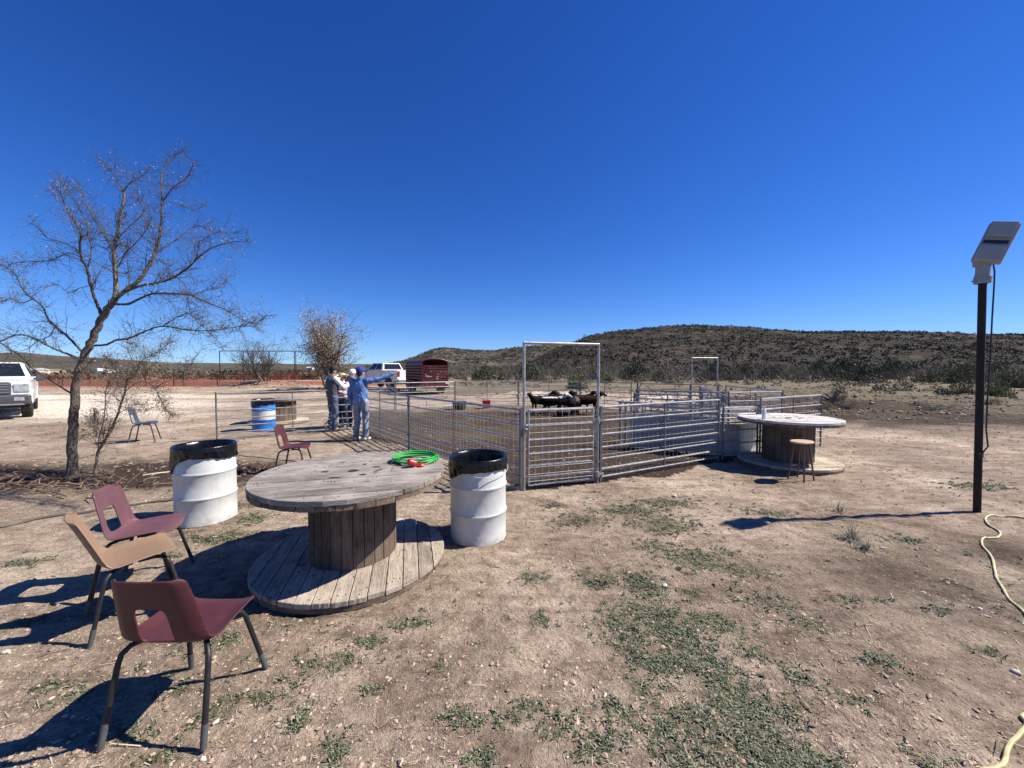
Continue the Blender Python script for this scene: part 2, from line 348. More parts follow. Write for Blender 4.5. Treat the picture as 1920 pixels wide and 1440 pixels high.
def ground_mat():
    m, nt, p = newmat('bare_earth'); v = coords(nt, kind='Object')
    at = N(nt, 'ShaderNodeVertexColor', layer_name='mask'); sp_ = N(nt, 'ShaderNodeSeparateColor'); nt.links.new(at.outputs['Color'], sp_.inputs[0])
    n1 = noise(nt, v, .55, 8, .62); n2 = noise(nt, v, 7, 8, .7); n3 = noise(nt, v, 38, 5, .7); n4 = noise(nt, v, 160, 3, .7)
    base = ramp(nt, n1, [(.3, (.23,.175,.132)), (.5, (.385,.305,.234)), (.68, (.56,.46,.36))])
    fine = ramp(nt, n2, [(.32, (.52,.49,.46)), (.46, (.92,.92,.92)), (.68, (1.3,1.29,1.27))])
    k = mix(nt, .75, base, fine, 'MULTIPLY')
    g3 = ramp(nt, n3, [(.32, (.55,.52,.5)), (.48, (1,1,1)), (.66, (1.25,1.25,1.22))]); k = mix(nt, .7, k, g3, 'MULTIPLY')
    mid = ramp(nt, noise(nt, coords(nt, (1,1.5,1)), 2.3, 7, .68, .8), [(.34, (.62,.58,.55)), (.48, (.95,.94,.93)), (.62, (1.15,1.15,1.15))]); k = mix(nt, .85, k, mid, 'MULTIPLY')
    st = ramp(nt, noise(nt, coords(nt, (1,1,1)), 260, 2, .5), [(.30, (.5,.48,.46)), (.42, (1,1,1)), (.62, (1,1,1)), (.74, (1.6,1.55,1.45))]); k = mix(nt, .7, k, st, 'MULTIPLY')
    tr = ramp(nt, noise(nt, coords(nt, (.7,4.5,1), rot=(0,0,R(-38))), 2.2, 5, .65, .4), [(.36, (.72,.69,.66)), (.5, (1,1,1)), (.65, (1.12,1.11,1.1))]); k = mix(nt, .8, k, tr, 'MULTIPLY')
    dk = ramp(nt, noise(nt, coords(nt, (1,1.6,1), rot=(0,0,R(25))), 22, 4, .75, 1.2), [(.30, (.45,.42,.40)), (.40, (1,1,1))]); k = mix(nt, .8, k, dk, 'MULTIPLY')
    def br(ch, w=.35):
        m0 = N(nt, 'ShaderNodeMath', operation='MULTIPLY'); nt.links.new(n2, m0.inputs[0]); m0.inputs[1].default_value = .8
        ad = N(nt, 'ShaderNodeMath', operation='MULTIPLY_ADD'); nt.links.new(sp_.outputs[ch] if isinstance(ch, str) else ch, ad.inputs[0]); ad.inputs[1].default_value = 1.2; nt.links.new(m0.outputs[0], ad.inputs[2])
        return ramp(nt, ad.outputs[0], [(.56, 0.), (1.15, 1.)])
    k = mix(nt, br('Red'), k, mix(nt, .8, (.060,.042,.030), g3, 'MULTIPLY'))
    k = mix(nt, br('Green'), k, mix(nt, .8, (.66,.58,.47), g3, 'MULTIPLY'))
    k = mix(nt, br('Blue'), k, mix(nt, .6, (.25,.095,.06), fine, 'MULTIPLY'))
    k = mix(nt, br(at.outputs['Alpha']), k, mix(nt, .8, (.15,.125,.082), g3, 'MULTIPLY'))
    nt.links.new(k, p.inputs['Base Color']); p.inputs['Roughness'].default_value = .95; p.inputs['Specular IOR Level'].default_value = .12
    s1 = N(nt, 'ShaderNodeMath', operation='MULTIPLY_ADD'); nt.links.new(n2, s1.inputs[0]); s1.inputs[1].default_value = 1.6; nt.links.new(n3, s1.inputs[2])
    s2 = N(nt, 'ShaderNodeMath', operation='MULTIPLY_ADD'); nt.links.new(n4, s2.inputs[0]); s2.inputs[1].default_value = .45; nt.links.new(s1.outputs[0], s2.inputs[2])
    bump(nt, p, s2.outputs[0], 1.0, .034)
    return m
ground = npmesh('ground', V, Fq, ground_mat(), smooth=True, attr={'mask': wcol(gx, gy).reshape(-1, 4)}); tag(ground, kind='structure')
# ------------------------------------------------------------------ hills
def hillmat(name, rock, brush, gsc, bias=.5):
    m, nt, p = newmat(name); v = coords(nt, (1,1,2.2), kind='Object')
    a = noise(nt, v, gsc, 6, .7, .4); b = noise(nt, v, gsc*.13, 4, .6); c = noise(nt, v, gsc*4, 3, .7)
    rk = ramp(nt, c, [(.3, tuple(x*.6 for x in rock)), (.7, rock)])
    bk = ramp(nt, c, [(.35, tuple(x*.5 for x in brush)), (.7, brush)])
    ad = N(nt, 'ShaderNodeMath', operation='MULTIPLY_ADD'); nt.links.new(b, ad.inputs[0]); ad.inputs[1].default_value = .5; nt.links.new(a, ad.inputs[2])
    k = mix(nt, ramp(nt, ad.outputs[0], [(bias+.18, 0.), (bias+.30, 1.)]), bk, rk)
    nt.links.new(k, p.inputs['Base Color']); p.inputs['Roughness'].default_value = 1; p.inputs['Specular IOR Level'].default_value = .05
    bump(nt, p, a, .8, 1.0)
    return m
def hillmesh(name, prof, y0, y1, pxa, pxb, nx, ny, mat, rough, seed, base=-.6, yr=None):
    px = np.linspace(pxa, pxb, nx); ppx = [q[0] for q in prof]; ppy = [q[1] for q in prof]
    sky_ = np.interp(px, ppx, ppy); t = (px-960)/F
    yr = yr or (y0+(y1-y0)*.62)
    zr = H+(HOR-sky_)/F*yr
    s = np.linspace(0, 1, ny)
    Y = y0+(y1-y0)*s[None, :]*np.ones((nx, 1)); sr = (yr-y0)/(y1-y0)
    up = sstep(0, 1, np.clip(s/sr, 0, 1))*.35+.65*np.clip(s/sr, 0, 1)**1.15
    prof_s = np.where(s <= sr, up, 1-.5*sstep(sr, 1, s))[None, :]
    X = t[:, None]*yr*(.55+.45*Y/yr)
    X = t[:, None]*Y
    n = (fbm(X/38, Y/38, 4, seed)-.5)*2*rough*np.clip(np.minimum(s*4, 1), 0, 1)[None, :]*(.25+.75*np.clip(abs(s-sr)*5, 0, 1))[None, :]
    n = n+(fbm(X/6, Y/6, 3, seed+5)-.5)*rough*.28
    Z = base+(zr[:, None]-base)*prof_s+n*np.clip(zr[:, None]/10, 0, 1)
    V = np.stack([X, Y, Z], -1).reshape(-1, 3)
    i, j = np.meshgrid(np.arange(nx-1), np.arange(ny-1), indexing='ij'); a = (i*ny+j).ravel()
    Fq = np.stack([a, a+ny, a+ny+1, a+1], -1)
    o = npmesh(name, V, Fq, mat, smooth=True); tag(o, kind='structure'); return (X, Y, Z)
PA = [(930,691),(970,686),(1010,672),(1045,655),(1068,646),(1085,638),(1100,631),(1125,627),(1150,622),(1200,617),(1250,612),(1300,611),(1350,613),(1400,615),(1450,619),(1500,622),(1600,623),(1700,622),(1790,624),(1830,628),(1920,628),(2200,626),(2700,640),(3400,668)]
PB = [(690,688),(725,683),(755,678),(775,671),(792,664),(812,656),(830,653),(850,654),(875,656),(925,658),(945,654),(965,651),(1000,649),(1068,645),(1200,640),(1400,640)]
PC = [(-2600,684),(-700,672),(-200,664),(0,662),(40,660),(85,665),(130,668),(200,672),(300,679),(340,680.5),(450,681),(560,683),(700,683),(800,683),(1000,683)]
hA = hillmesh('hills', PA, 95, 420, 925, 3400, 520, 130, hillmat('brushy_hillside', (.105,.086,.066), (.048,.044,.035), .22, .57), 3.2, 3, yr=270)
hB = hillmesh('hills', PB, 230, 640, 680, 1400, 300, 90, hillmat('brushy_far_hillside', (.16,.135,.105), (.056,.053,.042), .16, .53), 3.5, 23, yr=430)
hC = hillmesh('hills', PC, 500, 1900, -2600, 1000, 300, 40, hillmat('distant_scrub', (.12,.105,.08), (.075,.07,.055), .05, .5), 5, 43, yr=1300)
# ------------------------------------------------------------------ scattered stuff (vectorised)
def blades(P, L, W, az, el, bend=.3, seg=2):
    """P (n,3) roots; builds bent blades with seg quads. returns V,F"""
    n = len(P); dx = np.cos(az)*np.cos(el); dy = np.sin(az)*np.cos(el); dz = np.sin(el)
    sx, sy = -np.sin(az), np.cos(az)
    rows = []
    for k in range(seg+1):
        t = k/seg; w = W*(1-t**1.6*.85)*(.55+.45*min(1, t*3)) if seg > 1 else W*(1-.5*t)
        c = P+np.stack([dx*L*t, dy*L*t, dz*L*t-bend*L*t*t], -1)
        o = np.stack([sx*w/2, sy*w/2, np.zeros(n)], -1)
        rows += [c-o, c+o]
    V = np.stack(rows, 1).reshape(-1, 3); m = 2*(seg+1); b = np.arange(n)*m
    Fq = np.concatenate([np.stack([b+2*k, b+2*k+1, b+2*k+3, b+2*k+2], -1) for k in range(seg)], 0)
    return V, Fq
def leafmat(name, cols, rough=.7, trans=.25):
    m, nt, p = newmat(name); g = N(nt, 'ShaderNodeNewGeometry')
    k = ramp(nt, g.outputs['Random Per Island'], [(i/(len(cols)-1), c) for i, c in enumerate(cols)])
    nt.links.new(k, p.inputs['Base Color']); p.inputs['Roughness'].default_value = rough; p.inputs['Specular IOR Level'].default_value = .3
    return m
U = rng.uniform
# weeds: rosettes
pts = []
for cx, cy, rx, ry, a in weeds:
    d = math.hypot(cx, cy); area = rx*ry*math.pi; n = int(min(2600, area*(2300 if d < 3.2 else 900)))+10
    q = rng.normal(size=(n, 2))*.70; x = cx+q[:, 0]*rx; y = cy+q[:, 1]*ry
    keep = fbm(x*5, y*5, 3, 333)+U(size=n)*.35 > .56; pts.append(np.stack([x, y], -1)[keep])
n = 1500; dd = 1.5*np.exp(U(0, 2.2, n)); tt = U(-1.4, 1.4, n); x = tt*dd; y = dd
keep = fbm(x*1.1, y*1.1, 3, 66) > .50; pts.append(np.stack([x, y], -1)[keep])
pts = np.concatenate(pts); pen_ = inpoly(pts[:, 0], pts[:, 1], PEN); pts = pts[~pen_ | (U(size=len(pts)) < .2)]
pts = pts[np.hypot(pts[:, 0]+1.43, pts[:, 1]-3.43) > .84]
k = rng.integers(7, 15, len(pts)); idx = np.repeat(np.arange(len(pts)), k); n = len(idx)
P = np.stack([pts[idx, 0]+rng.normal(size=n)*.01, pts[idx, 1]+rng.normal(size=n)*.01, np.zeros(n)], -1); P[:, 2] = height(P[:, 0], P[:, 1])+.001
rs = (.0085+.020*U(size=len(pts))**1.6+.0035*np.hypot(pts[:,0],pts[:,1]))[idx]
Vw, Fw = blades(P, rs*U(.6, 1.4, n), rs*U(.16, .36, n), U(0, 6.283, n), U(.1, 1.15, n), .5, 2)
gc = npmesh('ground_cover', Vw, Fw, leafmat('small_weed_leaves', [(.020,.030,.012), (.050,.066,.028), (.105,.122,.062), (.26,.26,.18), (.032,.044,.018)])); tag(gc, 'low green and grey weeds spreading over the dirt', kind='stuff')
# straw litter and twigs
n = 26000; dd = 1.35*np.exp(U(0, 2.1, n)); tt = U(-1.5, 1.5, n); x = tt*dd; y = dd
keep = (fbm(x*1.6, y*1.6, 4, 91) > .40) & ~(inpoly(x, y, PEN) & (U(size=n) < .7)); x, y = x[keep], y[keep]; n = len(x)
P = np.stack([x, y, height(x, y)+.002+U(size=n)*.006], -1)
n2_ = 380; d2 = 1.5*np.exp(U(0, 2.2, n2_)); x2 = U(-1.4, 1.4, n2_)*d2; P2 = np.stack([x2, d2, height(x2, d2)+.006], -1)
P = np.concatenate([P, P2]); n += n2_; LL = U(.008, .045, n); LL[-n2_:] = U(.04, .16, n2_); WW = U(.0012, .0038, n); WW[-n2_:] = U(.0025, .0065, n2_)
Vw, Fw = blades(P, LL, WW, U(0, 6.283, n), U(-.03, .3, n), .2, 1)
lit = npmesh('straw_litter', Vw, Fw, leafmat('dry_straw', [(.44,.36,.26), (.54,.46,.34), (.16,.11,.08), (.09,.06,.045), (.12,.085,.06), (.38,.30,.22)])); tag(lit, 'dry straw and broken twigs scattered over the dirt', kind='stuff')
# gravel
def rocks(x, y, s, name, mat, label):
    n = len(x); octa = np.array([(1,0,0),(0,1,0),(-1,0,0),(0,-1,0),(.1,.1,1),(0,0,-1),(.75,.7,.35),(-.7,.72,.3),(-.72,-.7,.35),(.7,-.7,.4)], float)
    tri = np.array([(0,6,4),(6,1,4),(1,7,4),(7,2,4),(2,8,4),(8,3,4),(3,9,4),(9,0,4),(0,5,6),(6,5,1),(1,5,7),(7,5,2),(2,5,8),(8,5,3),(3,5,9),(9,5,0)])
    sh = octa[None]*(1+rng.normal(size=(n, 10, 3))*.16)*np.stack([U(.7, 1.4, n), U(.6, 1.1, n), U(.4, .8, n)], -1)[:, None]*s[:, None, None]
    a = U(0, 6.283, n); ca, sa = np.cos(a)[:, None], np.sin(a)[:, None]
    X = sh[..., 0]*ca-sh[..., 1]*sa+x[:, None]; Y = sh[..., 0]*sa+sh[..., 1]*ca+y[:, None]; Z = sh[..., 2]+(height(x, y)+s*.12)[:, None]
    V = np.stack([X, Y, Z], -1).reshape(-1, 3); Fq = (tri[None]+(np.arange(n)*10)[:, None, None]).reshape(-1, 3)
    o = npmesh(name, V, Fq, mat); tag(o, label, kind='stuff'); return o
n = 8500; dd = 1.35*np.exp(U(0, 2.5, n)); tt = U(-1.5, 1.5, n); x = tt*dd; y = dd; s = .0022+.006*U(size=n)**3+dd*.0004
rocks(x, y, s, 'gravel', leafmat('pebbles', [(.48,.38,.28), (.32,.23,.16), (.60,.50,.38), (.20,.13,.09), (.42,.32,.22)], .9), 'small pebbles and dirt crumbs strewn over the ground')
n = 12000; dd = 1.5*np.exp(U(0, 3.0, n)); tt = U(-1.5, 1.5, n); x = tt*dd; y = dd; keep = fbm(x*.7, y*.7, 3, 17) > .38; x, y, dd = x[keep], y[keep], dd[keep]; s = .0035+.011*U(size=len(x))**4+dd*.0009
rocks(x, y, s, 'clods', leafmat('dirt_clods', [(.42,.31,.23), (.26,.18,.13), (.50,.39,.29), (.16,.11,.08)], .95), 'clods of dry dirt lying over the ground')
# dirt clods on the disturbed mounds
xs, ys, ss = [], [], []
for mx, my, rx, ry, a in MOUNDS:
    n = int(420*min(1, a*4+.4)); q = rng.normal(size=(n, 2))*.8; xs.append(mx+q[:, 0]*rx); ys.append(my+q[:, 1]*ry); ss.append((.02+.05*U(size=n)**3)*(1.0 if my > 10 else .5)*(1+my*.02))
rocks(np.concatenate(xs), np.concatenate(ys), np.concatenate(ss), 'rubble', leafmat('rubble', [(.20,.145,.105), (.11,.078,.057), (.34,.27,.205), (.08,.057,.042), (.24,.18,.135)], .95), 'broken clods and roots on the dug up mounds')
# brush masses
def clumps(x, y, z, s, per, name, mat, label, sq=.32, flat=.8):
    n = len(x); idx = np.repeat(np.arange(n), per); m = len(idx)
    q = rng.normal(size=(m, 3)); q /= np.linalg.norm(q, axis=1)[:, None]; q *= (U(.35, 1.0, m)**.5)[:, None]; q[:, 2] = np.abs(q[:, 2])*flat*1.3
    C = np.stack([x, y, z], -1)[idx]+q*s[idx][:, None]
    a = rng.normal(size=(m, 3)); a /= np.linalg.norm(a, axis=1)[:, None]; b = np.cross(a, rng.normal(size=(m, 3))); b /= np.linalg.norm(b, axis=1)[:, None]
    w = (s[idx]*sq*U(.5, 1.2, m))[:, None]
    V = np.stack([C-a*w, C+b*w, C+a*w, C-b*w*.8], 1).reshape(-1, 3); Fq = (np.arange(m)*4)[:, None]+np.arange(4)[None]
    o = npmesh(name, V, Fq, mat); tag(o, label, kind='stuff'); return o
def onhill(h, n, smin, smax, p, srange=(0, .7), pxr=None):
    X, Y, Z = h; a = rng.integers(0, X.shape[0], n*2) if pxr is None else rng.integers(int(X.shape[0]*pxr[0]), int(X.shape[0]*pxr[1]), n*2)
    b = rng.integers(int(X.shape[1]*srange[0]), int(X.shape[1]*srange[1]), n*2)
    x, y, z = X[a, b]+rng.normal(size=n*2)*1.0, Y[a, b]+rng.normal(size=n*2)*1.5, Z[a, b]
    k = fbm(x/14, y/14, 3, 808)+U(size=n*2)*.4 > .55
    x, y, z = x[k][:n], y[k][:n], z[k][:n]; s = smin+(smax-smin)*U(size=len(x))**p
    return x, y, z-.15, s
hb = leafmat('hill_brush_leaves', [(.048,.048,.033), (.07,.066,.047), (.038,.038,.028), (.095,.083,.06)], .9)
x, y, z, s = onhill(hA, 26000, .28, 1.35, 2.8, (0, .62), (0, .62)); clumps(x, y, z, s, 13, 'brush', hb, 'dark juniper scrub dotting the near hillside')
x, y, z, s = onhill(hB, 11000, .5, 1.8, 2.2, (0, .62)); clumps(x, y, z, s, 11, 'brush', hb, 'dark scrub dotting the farther low ridge')
# plain scrub on the left, far
n = 5200; dd = 62*np.exp(U(0, 2.3, n)); px_ = U(-900, 1000, n); x = (px_-960)/F*dd; y = dd; s = .35+1.0*U(size=n)**2+dd*.0016
clumps(x, y, np.zeros(n)-.1, s, 14, 'brush', leafmat('plain_brush_leaves', [(.07,.075,.045), (.11,.10,.07), (.05,.055,.035), (.15,.13,.095)], .9), 'low scrub covering the plain behind the orange fence')
# bare grey thicket below the hill
def twigs(x, y, z, h, per, name, mat, label, w=.02):
    n = len(x); idx = np.repeat(np.arange(n), per); m = len(idx)
    P = np.stack([x, y, z], -1)[idx]+rng.normal(size=(m, 3))*np.array([.35, .35, .0])*h[idx][:, None]*.45; L = h[idx]*U(.35, 1.1, m)
    P[:, 2] += L*U(0, .45, m)
    V, Fq = blades(P, L, w*h[idx]*U(.5, 1.4, m), U(0, 6.283, m), U(.5, 1.5, m), .12, 2)
    o = npmesh(name, V, Fq, mat); tag(o, label, kind='stuff'); return o
n = 1500; px_ = U(845, 2700, n); dd = 50+U(size=n)**1.1*95-10*sstep(1500, 1900, px_); dd = np.where(px_ < 1010, dd+25, dd); x = (px_-960)/F*dd; h = U(1.2, 3.0, n)
twigs(x, dd, np.zeros(n)+sstep(95, 160, dd)*2, h, 46, 'brush', leafmat('bare_thicket', [(.10,.088,.078), (.155,.138,.12), (.07,.06,.052), (.20,.18,.155)], .95), 'tangled bare grey brush along the foot of the hill', .012)
n = 900; px_ = U(845, 2700, n); dd = 46+U(size=n)**1.2*100; x = (px_-960)/F*dd; s = .45+.9*U(size=n)**2
clumps(x, dd, sstep(95, 160, dd)*2-.1, s, 120, 'brush', leafmat('under_brush', [(.075,.075,.05), (.115,.105,.075), (.15,.13,.105), (.055,.052,.04)], .9), 'mixed low undergrowth along the foot of the hill', .09)
n = 420; px_ = U(830, 2500, n); dd = 21+U(size=n)**1.3*34; x = (px_-960)/F*dd; s = .18+.45*U(size=n)**2.2; keep = ((px_ > 1330) & (dd > 24+8*(px_ < 1560))) | (dd > 36); x, dd, s = x[keep], dd[keep], s[keep]
clumps(x, dd, height(x, dd)-.03, s, 90, 'scrub', leafmat('dry_scrub', [(.11,.10,.06), (.17,.15,.10), (.07,.07,.04), (.23,.20,.145)], .9), 'dry olive scrub between the pens and the hill', .13)
# dry grass tussocks across the middle distance
n = 5200; dd = 9*np.exp(U(0, 1.9, n)); tt = U(-1.6, 1.6, n); x = tt*dd; y = dd; keep = ~inpoly(x, y, PEN) & (fbm(x*.35, y*.35, 3, 909) > .50); x, y = x[keep], y[keep]; n = len(x)
twigs(x, y, height(x, y), U(.02, .09, n), 14, 'dry_grass', leafmat('dry_grass_blades', [(.30,.26,.16), (.20,.17,.11), (.13,.14,.07), (.40,.35,.25)], .9), 'sparse dry grass across the open ground', .06)
# ------------------------------------------------------------------ fence panels
RAILZ = [.07,.19,.35,.53,.73,.94,1.15]
def mesh_panel_parts(root, L, parts=True, mid=True, wires=True, railz=RAILZ, r=.0165, hgt=1.15, wz=.1):
    f = MB()
    for z in railz: f.tube([(0,0,z),(L,0,z)], r*(1.15 if z == railz[-1] else .85), 8)
    f.build('rail_frame', M['galv'], root, smooth=True)
    for x in [0, L]:
        u = MB(); u.tube([(x,0,.0),(x,0,hgt+.03)], r*1.15, 8)
        for z in (.32, hgt-.15): u.box((x,0,z), (.055,.05,.03))
        u.build('end_post', M['post'], root, smooth=True)
    if mid:
        MB().tube([(L/2,-.0,railz[0]),(L/2,-.0,hgt)], r*.8, 6).build('middle_brace', M['post'], root, smooth=True)
    if wires:
        w = MB(); n = int(L/.1)
        for k in range(1, n): w.tube([(k*L/n,.021,.06),(k*L/n,.021,hgt-.02)], .0021, 3, cap=False)
        z = .1
        while z < hgt-.04:
            w.tube([(0,.024,z),(L,.024,z)], .0021, 3, cap=False); z += wz
        w.build('wire_mesh', M['wire'], root)
def panel(a, b, label, wires=True, mid=True, name='fence_panel', group='galvanised pen panels', **kw):
    a = Vector(a); b = Vector(b); d = b-a; L = d.length; rz = math.atan2(d.y, d.x)
    t = thing(name, label, 'fence panel', (a.x, a.y, min(hz(a.x,a.y), hz(b.x,b.y))+.01), rz, group)
    mesh_panel_parts(t, L-.05, wires=wires, mid=mid, **kw); return t
G0, G1, G2 = (.17,5.44), (1.31,5.83), (3.93,7.22)
L1, L2 = (-2.2,8.2), (-4.4,11.0)
PP, A_, B_, C_, D_, E_, Fp = (-5.9,15.4), (-4.84,16.0), (-2.6,17.6), (.33,18.4), (3.2,17.9), (5.05,16.1), (6.75,14.75)
panel(L1, G0, 'pen panel running left from the tall walk-through frame, behind the right drum')
panel(L2, L1, 'pen panel beside the man in blue with its shadow falling on the dirt')
panel((-7.1,9.2), L2, 'open rail panel without mesh in front of the men and the blue drum', wires=False, mid=True)
panel(PP, L2, 'pen panel behind the group of men')
panel(PP, A_, 'short far pen panel beside the outstretched hand', mid=False)
pb = panel(A_, B_, 'far pen panel in front of the red livestock trailer with a small white tag')
t_ = MB().box((2.35,-.03,1.1), (.2,.006,.07)); t_.build('tag_plate', M['whitepaint'], pb)
panel(B_, C_, 'far pen panel behind the black tub and red bucket')
panel(C_, D_, 'far pen panel directly behind the dark sheep')
panel(D_, E_, 'far pen panel between the sheep and the open gate')
# front right panel (long)
panel(G1, G2, 'front pen panel right of the tall frame, its right end in table shadow')
# right side alleys
panel((4.0,7.25), (4.84,7.48), 'short low panel between the front pen panel and the large cable reel table', hgt=1.0, railz=[.07,.3,.55,.78,.98], mid=False)
panel((4.84,7.46), (6.98,8.62), 'bright pen panel behind the water bottle at the right end of the pens')
panel((4.5,7.95), (6.35,13.0), 'dark mesh panel receding behind the white chute toward the small tall frame')
panel((5.25,9.3), (6.9,9.75), 'dull rail panel behind the bright panel at the right end', wires=False)
panel((7.35,13.2), (6.95,9.8), 'outer pen panel under the right leg of the small tall frame')
panel((2.9,9.1), (4.3,8.55), 'dull panel standing inside the pen beside the chute', wires=False)
# swing gate in the back line: bent tube gate with brace
gt = thing('swing_gate', 'pale bent tube gate with diagonal brace at the back of the pen', 'gate', (E_[0]-.05, E_[1]-1.0, 0), math.atan2(-1.0, 2.2))
g = MB(); Lg = 2.55
g.tube([(.12,0,1.15),(Lg,0,1.15),(Lg,0,.1),(.12,0,.1),(.03,0,.2),(0,0,.35),(0,0,.9),(.03,0,1.07),(.12,0,1.15)], .022, 8)
for z in (.32,.53,.74,.94): g.tube([(.02,0,z),(Lg,0,z)], .015, 6)
g.build('gate_frame', M['galv'], gt, smooth=True)
MB().tube([(.2,.02,1.1),(.9,.02,.6),(1.1,.02,.3)], .014, 6).build('diagonal_brace', M['post'], gt, smooth=True)
MB().tube([(1.3,.02,.1),(1.3,.02,1.13)], .014, 6).build('upright', M['post'], gt, smooth=True)
MB().tube([(-.06,0,0),(-.06,0,1.3)], .035, 10).build('gate_post', M['post'], gt, smooth=True)
# tall frames
def tall_frame(a, b, hh, label, gate):
    a = Vector(a); b = Vector(b); d = b-a; L = d.length
    t = thing('walk_through_frame', label, 'gate frame', (a.x, a.y, 0), math.atan2(d.y, d.x), 'tall pen frames')
    for x in (0, L):
        MB().tube([(x,0,-.02),(x,0,hh)], .021, 10).build('upright', M['galv'], t, smooth=True)
    MB().tube([(-.01,0,hh),(L+.01,0,hh)], .023, 10).build('top_bar', M['galv'], t, smooth=True)
    for x in (0, L):
        MB().box((x+(.045 if x else -.045),0,.58), (.04,.05,1.16)).build('channel_post', M['post'], t, bevel=.004)
    if gate:
        gg = MB(); x0, x1 = .07, L-.09
        gg.tube([(x0,0,1.13),(x1,0,1.13)], .022, 8); gg.tube([(x0,0,1.13),(x0,0,.05),(x1,0,.05),(x1,0,1.13)], .018, 8)
        for z in (.16,.33,.51,.71,.92): gg.tube([(x0,0,z),(x1,0,z)], .017, 8)
        go = gg.build('gate', M['galv'], t, smooth=True)
        w = MB(); n = 10
        for k in range(1, n): w.tube([(x0+(x1-x0)*k/n,-.022,.06),(x0+(x1-x0)*k/n,-.022,1.13)], .0024, 4, cap=False)
        z = .11
        while z < 1.1: w.tube([(x0,-.025,z),(x1,-.025,z)], .0024, 4, cap=False); z += .1
        w.build('wire_mesh', M['wire'], go)
        ch = MB()
        for k in range(9):
            aa = k*.8; ch.tube([(.03+.035*math.cos(aa+q*1.05),-.035+.01*math.sin(aa),.86+.03*math.sin(aa+q*1.05)+k*.006) for q in range(7)], .0035, 5)
        ch.box((.03,-.02,.88), (.10,.05,.02)); ch.box((.06,-.03,.92), (.03,.04,.03)); ch.build('latch_chain', M['galv'], go, smooth=True)
        for z in (.08,.9):
            ht = MB(); ht.tube([(L-.02,-.03,z),(L-.02,-.03,z+.08)], .028, 10); ht.box((L+.03,-.03,z+.04), (.11,.03,.03)); ht.build('hinge', M['galv'], go, smooth=True)
    return t
tall_frame(G0, G1, 2.09, 'tall galvanised frame with closed mesh gate at the front corner of the pen', True)
tall_frame((6.45,13.8), (7.45,13.95), 2.12, 'smaller looking far tall frame without a gate, standing among the back panels', False)
M['litsheet'] = simple('sunlit_galvanised_sheet', (.66,.68,.69), .45, .2, .15, 3)  # paler copy of the chute sheet, sunlight painted into its colour
panel((3.3,10.2), (5.1,9.2), 'dull panel standing behind the sheep chute inside the pen', wires=False)
panel((5.05,9.15), (5.6,11.4), 'dull rail panel receding behind the chute toward the back gate', wires=False)
# sheep chute
ch = thing('sheep_chute', 'galvanised sheep chute with solid sheet sides and white V rollers beyond the front panel', 'livestock chute')
def wall(a, b, z0, z1, t=.02, mbx=None):
    a = Vector(a); b = Vector(b); d = b-a; m = mbx or MB()
    m.box(((a.x+b.x)/2, (a.y+b.y)/2, (z0+z1)/2), (d.length, t, z1-z0), math.atan2(d.y, d.x)); return m
w = wall((2.66,8.42), (4.12,7.62), .02, .66)
d = Vector((4.12-2.66, 7.62-8.42, 0)); nrm = Vector((-d.y, d.x, 0)).normalized()
for k in range(1, 14):
    q = Vector((2.66,8.42,0))+d*k/14; w.box((q.x-nrm.x*-.012+(-nrm.x*.024), q.y-nrm.y*.014, .34), (.02,.01,.62), math.atan2(d.y, d.x))
w.build('side_sheet', M['sheet'], ch)
wall((2.98,8.98), (4.42,8.2), .02, .66).build('side_sheet', M['sheet'], ch)
cur = MB(); pts = [(4.12,7.62),(4.3,7.54),(4.48,7.50)]
for p, q in zip(pts, pts[1:]): wall(p, q, .03, .64, .012, cur)
cur.build('curved_sheet', M['sheet'], ch); wall((4.49,7.50), (4.96,7.74), .03, .64, .012).build('end_sheet', M['litsheet'], ch)
wall((4.93,7.75), (5.0,7.8), .0, .72, .05).build('end_post', M['post'], ch)
tr = MB()
tr.tube([(4.12,7.62,.67),(4.5,7.55,.67),(4.88,7.7,.67)], .014, 8); tr.build('top_bar', M['galv'], ch, smooth=True)
ro = MB()
for k in range(7):
    x = 4.2+k*.095; ro.tube([(x,7.75,.70),(x+.13,7.9,.95)], .011, 6)
for z in (.74,.82,.9): ro.tube([(4.1,7.68+(z-.7)*.6,z),(4.85,7.72+(z-.7)*.6,z)], .014, 6)
ro.build('roller_rack', M['whitepaint'], ch, smooth=True)
gr = MB()
for k in range(9):
    q = Vector((2.42,8.62,0))+Vector((.42,-.28,0))*k/8; gr.tube([(q.x,q.y+(.12 if k % 2 else 0),.03),(q.x,q.y+(.12 if k % 2 else 0),.98)], .018, 8)
gr.tube([(2.42,8.62,.98),(2.84,8.34,.98)], .02, 8); gr.tube([(2.42,8.74,.98),(2.84,8.46,.98)], .02, 8); gr.tube([(2.42,8.62,.05),(2.84,8.34,.05)], .02, 8)
gr.build('bar_gate', M['galv'], ch, smooth=True)
up = MB()
for k in range(4):
    q = Vector((2.9,8.32,0))+Vector((1.22,-.66,0))*k/3; up.tube([(q.x,q.y+.02,.0),(q.x,q.y+.02,1.0)], .02, 8); up.tube([(q.x+.33,q.y+.58,.0),(q.x+.33,q.y+.58,1.0)], .02, 8); up.tube([(q.x,q.y+.02,1.0),(q.x+.33,q.y+.58,1.0)], .02, 8)
up.build('support_frame', M['galv'], ch, smooth=True)
rl = MB()
for z in (.74,.83,.92): rl.tube([(2.9,8.32,z),(4.12,7.66,z)], .013, 6); rl.tube([(3.2,8.92,z),(4.45,8.24,z)], .013, 6)
rl.build('side_rail', M['galv'], ch, smooth=True)
